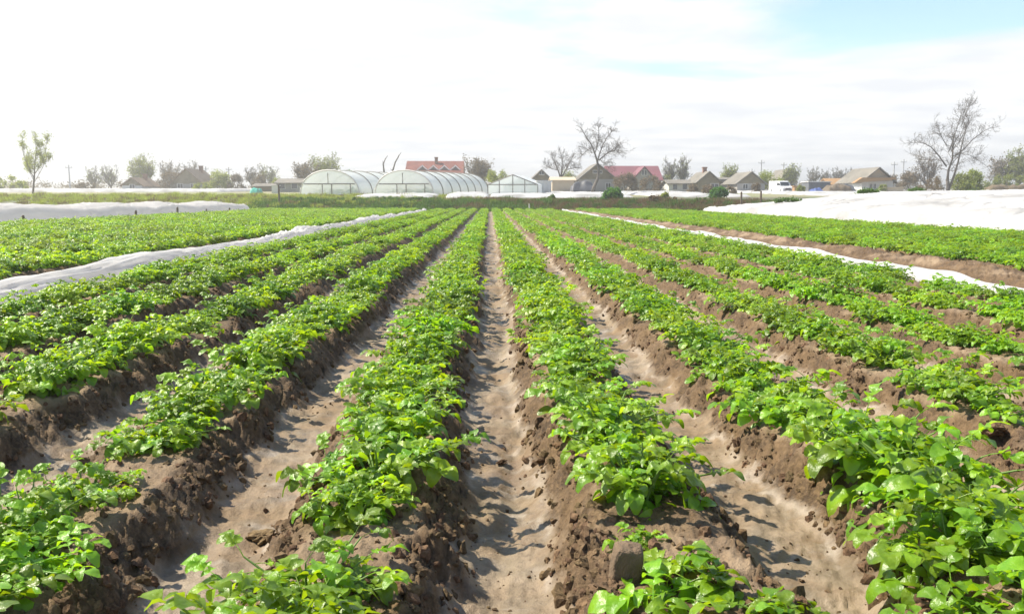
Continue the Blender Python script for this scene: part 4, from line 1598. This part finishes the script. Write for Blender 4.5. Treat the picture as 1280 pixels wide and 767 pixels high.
def tarp_heap(name, label, px0, px1, pyt, d, m_, seed, cat='heap'):
    b = at((px0 + px1) / 2, 240, d)
    w = px_m(px1 - px0, d)
    h = at(0, pyt, d).z - gz(b.x, d)
    nx, ny = 26, 14
    X = np.linspace(-w / 2, w / 2, nx)
    Y = np.linspace(-1.5, 1.5, ny)
    yy, xx = np.meshgrid(Y, X, indexing='ij')
    e_ = np.clip(np.minimum((w / 2 - np.abs(xx)) / (w * .22), (1.5 - np.abs(yy)) / .9), 0, 1)
    zz = np.sqrt(1 - (1 - e_) ** 2) * h * (0.82 + 0.35 * pn(xx * 1.1 + seed, yy * 1.2, seed)) + .0
    a = np.arange(nx * ny).reshape(ny, nx)
    F = np.stack([a[:-1, :-1], a[:-1, 1:], a[1:, 1:], a[1:, :-1]], -1).reshape(-1, 4)
    o = link_mesh(name, mesh_np(name, np.stack([xx, yy, zz], -1).reshape(-1, 3), F, M[m_], True))
    o.location = (b.x, d, gz(b.x, d))
    tag(o, label, cat)
    return o


tarp_heap('tarpaulin', 'dark heap under tarpaulin left of the tall bare trunk', 713, 742, 226.5, 112, 'blackplastic', 1)
tarp_heap('tarpaulin', 'teal tarpaulin below the far left bare trees', 316, 325, 234, 120, 'teal', 2)
tarp_heap('tarpaulin', 'small blue heap at the foot of the grey container', 1014, 1026, 234.5, 122, 'blue', 3)
tarp_heap('rubble_heap', 'brown rubble heap right of the grey container', 1030, 1062, 229.5, 124, 'wood', 4)
tarp_heap('rubble_heap', 'dark heap beside the left wall of the tan gabled house', 1046, 1066, 230, 127, 'blackplastic', 5)
tarp_heap('dry_mound', 'dusty tan mound behind the covers at the right edge', 1226, 1310, 229.5, 118, 'brush', 6)


# the arched greenhouses
def arch_pts(w, h, n=16, k=0.0):
    out_ = []
    for i in range(n + 1):
        a = PI * i / n
        x = -w / 2 * math.cos(a)
        z = h * math.sin(a) ** 0.86
        out_.append((x, z))
    return out_


def tunnel(pxl, pxr, pyt, d, length, turn, label):
    p0, p1 = at(pxl, 243, d), at(pxr, 243, d)
    c = (p0 + p1) / 2
    w = (p1.x - p0.x) / math.cos(turn)
    zb = gz(c.x, d) - 0.02
    h = at(0, pyt, d).z - zb
    e = empty('arched_greenhouse', (c.x, d, zb), -turn, label, 'greenhouse', 'arched film greenhouses')
    A = arch_pts(w, h)
    rise = lambda y: 0.0165 * y
    nseg = 7
    sl = length / nseg
    for s in range(nseg):       # film panels between the hoops, sagging a little
        V, F = [], []
        m_ = 6
        for q in range(m_ + 1):
            y = s * sl + sl * q / m_
            sag = 1 - 0.018 * math.sin(PI * q / m_)
            for (x, z) in A:
                V.append((x * sag, y, z * sag + rise(y)))
        n1 = len(A)
        for q in range(m_):
            for j in range(n1 - 1):
                F.append((q * n1 + j, q * n1 + j + 1, (q + 1) * n1 + j + 1, (q + 1) * n1 + j))
        link_mesh('film_panel', vf_mesh('film_panel', V, F, M['film']), e)
    for s in range(nseg + 1):
        y = s * sl
        MB().tube([(x * 1.008, y, z * 1.008 + rise(y)) for x, z in A], 0.07 if s else 0.09, 5).build('hoop', M['pipe'] if s else M['frame'], e)
    for (y, nm) in ((0.0, 'end_film'), (length, 'end_film')):
        V = [(x * .99, y + .03, z * .99 + rise(y)) for x, z in A]
        F = [tuple(range(len(V)))]
        link_mesh(nm, vf_mesh(nm, V, F, M['film_clear'], False), e)
    bz = h * 0.46
    xw = w / 2 * 0.86
    MB().box(-xw, xw, -.10, -.02, bz - .06, bz + .06).build('crossbar', M['pipe'], e)
    MB().box(-w / 2 + .05, w / 2 - .05, -.11, -.02, 0.0, .14).build('sill', M['frame'], e)
    for x in (-0.12 * w, 0.04 * w, 0.36 * w):
        MB().box(x - .045, x + .045, -.09, -.015, .14, bz - .06).build('post', M['pipe'], e)
    MB().box(-0.02 * w - .03, -0.02 * w + .03, -.085, -.012, bz + .06, h * .9).build('post', M['pipe'], e)
    # beds inside
    for i in range(3):
        V, F = leafy([(-w * .3 + w * .3 * i, 1 + q * 1.5, .35) for q in range(16)], 260, .2, 70 + i, .25)
        link_mesh('seedling_bed', mesh_np('seedling_bed', V, F, M['bush']), e)
    return e


tunnel(374, 450, 212.5, 98, 33, 0.19, 'left one of the two white arched film greenhouses')
tunnel(468, 542, 212.5, 98, 33, 0.19, 'right one of the two white arched film greenhouses, with dark hoops along its side')

# the pointed greenhouse
d = 95
c = at(641, 243, d)
w = px_m(62, d)
zb = gz(c.x, d)
he = at(0, 230.5, d).z - zb
hh = at(0, 218, d).z - zb
e = empty('pointed_greenhouse', (c.x, d, zb), -0.12, 'white film greenhouse with a pointed gable right of the arched ones', 'greenhouse')
Lg = 18
V = [(-w / 2, 0, 0), (w / 2, 0, 0), (w / 2, 0, he), (0, 0, hh), (-w / 2, 0, he)]
V += [(x, Lg, z + .3) for x, y, z in V]
link_mesh('end_film', vf_mesh('end_film', V[:5], [(0, 1, 2, 3, 4)], M['film_clear'], False), e)
link_mesh('end_film', vf_mesh('end_film', V[5:], [(0, 1, 2, 3, 4)], M['film_clear'], False), e)
for nm, f in (('side_film', (0, 4, 9, 5)), ('side_film', (1, 6, 7, 2)), ('roof_film', (4, 3, 8, 9)), ('roof_film', (3, 2, 7, 8))):
    link_mesh(nm, vf_mesh(nm, [V[i] for i in f], [(0, 1, 2, 3)], M['film'], False), e)
for x in (-w / 2, -w * .27, 0, w * .24, w / 2):
    zt = he + (hh - he) * (1 - abs(x) / (w / 2))
    MB().box(x - .045, x + .045, -.09, -.01, 0, zt).build('post', M['pipe'], e)
MB().box(-w / 2, w / 2, -.12, -.02, he - .05, he + .05).build('crossbar', M['pipe'], e)
MB().box(-w / 2, w / 2, -.11, -.02, 0, .12).build('sill', M['pipe'], e)
for sg in (-1, 1):
    MB().tube([(sg * w / 2, -.05, he), (0, -.05, hh)], .06, 5).build('rafter', M['pipe'], e)


# ------------------------------------------------------------------ van
def van():
    d = 126
    b = at(985, 239.5, d)
    e = empty('parked_van', (b.x, d, gz(b.x, d)), 0.18, 'white van parked beside the grey container with its front to the field', 'van')
    e.scale = (.85, .85, .85)
    w, h, ln = 2.0, 2.15, 5.0
    # side outline (y, z): nose towards the camera
    prof = [(0, .35), (0, .95), (.25, 1.12), (.95, 1.22), (1.5, h - .12), (1.9, h), (ln, h), (ln, .35)]
    n = len(prof)
    V, F = [], []
    for x, k in ((-w / 2, 1), (-w / 2 + .12, 0), (w / 2 - .12, 0), (w / 2, 1)):
        for (y, z) in prof:
            zz = z - (0.08 if k and z > 1.3 else 0)
            V.append((x, y, zz))
    for q in range(3):
        for i in range(n):
            j = (i + 1) % n
            F.append((q * n + i, q * n + j, (q + 1) * n + j, (q + 1) * n + i))
    F.append(tuple(range(n)))
    F.append(tuple(range(3 * n, 4 * n))[::-1])
    link_mesh('body', vf_mesh('body', V, F, M['white_paint'], False), e)
    dy, dz = .55, h - .12 - 1.22
    ln_ = math.hypot(dy, dz)
    ny, nz = -dz / ln_ * .012, dy / ln_ * .012
    V = [(x, .95 + dy * t + ny, 1.22 + dz * t + nz) for t in (.06, .92) for x in (-.84, .84)]
    link_mesh('windscreen', vf_mesh('windscreen', V, [(0, 1, 3, 2)], M['glass'], False), e)
    MB().box(-.95, .95, -.12, .0, .32, .58).build('bumper', M['greymetal'], e)
    MB().box(-.5, .5, -.03, .0, .62, .86).build('grille', M['blackplastic'], e)
    for sx in (-1, 1):
        x = sx * .75
        MB().box(x - .17, x + .17, -.035, .0, .65, .9).build('headlight', M['light'], e)
        xs = sorted((sx * 1.0, sx * 1.22))
        MB().box(xs[0], xs[1], 1.0, 1.12, 1.35, 1.65).build('mirror', M['blackplastic'], e)
        V = [(sx * (w / 2 + .006), 1.2, 1.3), (sx * (w / 2 + .006), 2.1, 1.3), (sx * (w / 2 + .006), 2.1, 1.85), (sx * (w / 2 + .006), 1.62, 1.85)]
        link_mesh('side_window', vf_mesh('side_window', V, [(0, 1, 2, 3)], M['glass'], False), e)
        for y in (.85, 4.0):
            mb = MB()
            pts = [(sx * (w / 2 - .22), y, .34), (sx * (w / 2 + .01), y, .34)]
            mb.tube(pts, .34, 14)
            wh = mb.build('wheel', M['rubber'], e)
            MB().tube([(sx * (w / 2 + .0), y, .34), (sx * (w / 2 + .02), y, .34)], .2, 12).build('rim', M['greymetal'], wh)
    return e


van()
box_thing('crate', 'orange crate standing by the right side of the white van', 'crate', 991.5, 996, 239.5, 232.5, 125, 1, 'orange')


# ------------------------------------------------------------------ poles and posts
def pole(px, pyt, d, label, arms=True):
    b = at(px, 240, d)
    zb = gz(b.x, d)
    h = at(px, pyt, d).z - zb
    e = empty('utility_pole', (b.x, d, zb), 0, label, 'pole', 'utility poles')
    MB().tube([(0, 0, 0), (0, 0, h)], [.14, .09], 8).build('post', M['pole'], e)
    if arms:
        MB().box(-.6, .6, -.05, .05, h - .6, h - .5).build('crossarm', M['pole'], e)
        for x in (-.5, 0, .5):
            MB().tube([(x, 0, h - .45), (x, 0, h - .2)], .06, 6).build('insulator', M['whitewall'], e)


pole(88, 206, 150, 'utility pole standing alone right of the slender budding tree')
pole(258.5, 208, 178, 'utility pole rising behind the big left gabled house')
pole(287, 209, 178, 'utility pole rising behind the yellow-green domed tree')
pole(939, 211, 160, 'shorter of the two utility poles over the olive-roofed house')
pole(950.5, 200, 155, 'taller of the two utility poles over the olive-roofed house')
pole(978.5, 203, 180, 'utility pole rising behind the white van')
pole(1116, 202, 150, 'utility pole nearer to the tan gabled house on its right side', True)
pole(1127.5, 199, 160, 'utility pole left of the two-stemmed tree, second from the tan house')
pole(1258, 193, 150, 'left of the two utility poles at the right edge')
pole(1269.5, 187, 150, 'right of the two utility poles at the right edge')

for px, pyb, pyt, d, lab in ((349, 256, 231, 70, 'tall wooden fence post on the verge left of the arched greenhouses'),
                             (335, 262, 255.5, 66.5, 'short dark stake in the verge left of the tall fence post'),
                             (926.5, 249, 240, 60, 'first of two thin dark stakes beside the wide white cover'),
                             (951, 247, 239, 60, 'second of two thin dark stakes beside the wide white cover'),
                             (661.5, 263, 255, 65.6, 'pale peg at the far end of the potato rows')):
    b = at(px, pyb, d)
    zb = gz(b.x, d)
    h = at(px, pyt, d).z - zb
    r_ = .075 if h > 1 else .05
    o = MB().tube([(0, 0, -.1), (0.01, 0, h * .6), (0, 0, h), (0, 0, h + .02)], [r_, r_, r_ * .95, r_ * .6], 8).build('fence_post', M['wood'] if 'pale' not in lab else M['frame'])
    o.location = (b.x, d, zb)
    tag(o, lab, 'post')

# the far right fence line under the thicket, built board by board
fx0, fx1 = at(1040, 238, 128).x, at(1052, 238, 128).x


# ------------------------------------------------------------------ verge: grass, weeds, dry mounds
def tuft_mesh(i, n, h, spread, w, material):
    r = random.Random(i)
    V, F = [], []
    for k in range(n):
        a = r.uniform(0, 2 * PI)
        q = spread * math.sqrt(r.random())
        x, y = q * math.cos(a), q * math.sin(a)
        hh = h * r.uniform(.5, 1.1)
        b = r.uniform(0, 2 * PI)
        lean = hh * r.uniform(0.1, .55)
        dx, dy = math.cos(b), math.sin(b)
        px_, py_ = -dy * w * r.uniform(.6, 1.2), dx * w
        o = len(V)
        V += [(x - px_, y - py_, -.03), (x + px_, y + py_, -.03), (x + dx * lean * .4 + px_ * .8, y + dy * lean * .4 + py_ * .8, hh * .6),
              (x + dx * lean * .4 - px_ * .8, y + dy * lean * .4 - py_ * .8, hh * .6), (x + dx * lean, y + dy * lean, hh)]
        F += [(o, o + 1, o + 2, o + 3), (o + 3, o + 2, o + 4)]
    return vf_mesh('tuft_%d' % i, V, F, material, False)


def scatter(name, label, cat, n, xf, srcs, smin, smax, seed):
    r = random.Random(seed)
    P, RO, SC, ID = [], [], [], []
    t = 0
    while len(P) < n and t < n * 20:
        t += 1
        q = xf(r)
        if q is None:
            continue
        x, y = q
        P.append((x, y, 0))
        RO.append((0, 0, r.uniform(0, 6.28)))
        s = r.uniform(smin, smax) * (1 + 0.8 * float(pn(x * .4, seed + y * .5, 61)))
        SC.append((s, s, s * r.uniform(.7, 1.35)))
        ID.append(r.randrange(len(srcs)))
    P = np.array(P, dtype=float)
    P[:, 2] = height(P[:, 0], P[:, 1], False)
    o = instancer(name, P, RO, SC, ID, srcs)
    tag(o, label, cat)
    return o


tg = [tuft_mesh(i, 46, .34, .32, .012, M['grass']) for i in range(3)]
tw = [tuft_mesh(10 + i, 60, .30, .34, .022, M['weeds']) for i in range(3)]
td = [tuft_mesh(20 + i, 60, .36, .30, .012, M['drygrass']) for i in range(3)]


def f_left(r):
    y = 63.5 + 32 * r.random() ** 1.2
    u = r.uniform(-0.66, 0.02)
    if u > -0.16 and r.random() > (0.02 - u) / 0.18:
        return None
    x = u * y
    if y < 67 and x > -20:
        return None
    if x > -24 and y > 90:
        return None
    if float(pn(x * .3, y * .3, 44)) > .35:
        return None
    return x, y


def f_mid(r):
    y = 66.3 + 9 * r.random() ** 1.3
    x = r.uniform(-20, 5.5)
    if float(pn(x * .5, y * .2, 45)) < (-.1 if x > -4 else -.3):
        return None
    return x, y


def f_right(r):
    y = 66.4 + 6.5 * r.random()
    x = r.uniform(-3, 24)
    return x, y


scatter('verge_grass', 'sunlit yellow-green grass strip behind the left low tunnel', 'grass', 6000, f_left, tg + td[:1], .45, 0.95, 1)
scatter('verge_weeds', 'dark green weeds on the bank before the arched greenhouses', 'weeds', 2000, f_mid, tw, .3, 1.15, 2)
scatter('dry_grass', 'brown dry grass mixed with weeds covering the bank on the right of the field end', 'grass', 4200, f_right, td + tw[:2], .25, 1.05, 3)

# rounded mounds along the verge
for i, (a, b, t, d, mt, lab) in enumerate([
        (432, 470, 247.5, 73, 'weeds', 'green weedy mound left of centre on the verge'),
        (466, 498, 247.5, 73, 'weeds', 'green weedy mound below the right arched greenhouse'),
        (505, 545, 249.5, 72, 'weeds', 'low green mound right of the weedy mounds'),
        (362, 406, 248.5, 72, 'weeds', 'dark weedy mound right of the tall fence post'),
        (684, 696, 242.5, 76, 'weeds', 'small green weed clump left of the pale peg'),
        (806, 832, 243.5, 70, 'drygrass', 'left brown grass mound before the low white building'),
        (826, 860, 245.5, 70, 'drygrass', 'right brown grass mound before the low white building'),
        (824, 838, 239, 71, 'yellowbush', 'small bright yellow-green shrub between the brown grass mounds'),
        (866, 888, 246, 70, 'weeds', 'low green clump at the left end of the wide white cover')]):
    gen_bush('grass_mound', lab, a, b, t, d, 500 + i, mt, 1500, .075, cat='mound' if 'shrub' not in lab else 'shrub')

# green tufts showing through the wide cover
for i, (px, py, d, wpx, lab) in enumerate([(985, 252, 44, 30, 'dark green tuft growing through the wide white cover at its left'),
                                           (1085, 246, 46, 24, 'dark green tuft growing through the wide white cover in its middle'),
                                           (1145, 245, 47, 18, 'small dark tuft growing through the wide white cover on its right'),
                                           (1213, 245.5, 48, 14, 'smallest dark tuft growing through the wide white cover at its far right')]):
    p = at(px, py, d)
    z = gz(p.x, d) + float(z_right(np.array([p.x]), np.array([float(d)]))[0])
    w = px_m(wpx, d)
    mb_ = leafy([(w * (-.5 + k / 8), 0, .06 + .08 * math.sin(PI * k / 8)) for k in range(9)], 900, .05, 600 + i, .07)
    e = link_mesh('weed_tuft', mesh_np('weed_tuft', mb_[0], mb_[1], M['weeds']))
    e.location = (p.x, d, z)
    tag(e, lab, 'weed')


# ------------------------------------------------------------------ woods far behind the village
g = np.random.default_rng(99)
cs = []
for k in range(520):
    px = g.uniform(-80, 1360)
    d = g.uniform(215, 300)
    hgt = 4.2 * (0.55 + 0.5 * float(pn(px * .012, 3.1, 8)) + 0.35 * float(pn(px * .05, 1.1, 9)))
    if hgt < 0.8:
        continue
    x = at(px, 240, d).x
    for q in range(5):
        cs.append((x + g.uniform(-2, 2), d, 3.0 + hgt * g.uniform(0.05, 0.95)))
V, F = leafy(cs, 26000, .30, 98, .55)
o = link_mesh('far_woods', mesh_np('far_woods', V, F, M['brush']))
tag(o, 'hazy band of far woods behind the village', 'woods', kind='stuff')


# ------------------------------------------------------------------ haze
hz = MB().box(-1500, 1500, -12, 1460, -1.4, 14.5).build('haze', None)
hm = bpy.data.materials.new('pale_air')
hm.use_nodes = True
ht = hm.node_tree
ht.nodes.clear()
ho = ht.nodes.new('ShaderNodeOutputMaterial')
hv = ht.nodes.new('ShaderNodeVolumePrincipled')
hv.inputs['Color'].default_value = (1.0, 0.97, 0.89, 1)
hv.inputs['Density'].default_value = 0.0016
hv.inputs['Anisotropy'].default_value = 0.6
ht.links.new(hv.outputs[0], ho.inputs['Volume'])
hz.data.materials.append(hm)
tag(hz, 'pale haze lying over the whole field', 'haze', kind='stuff')
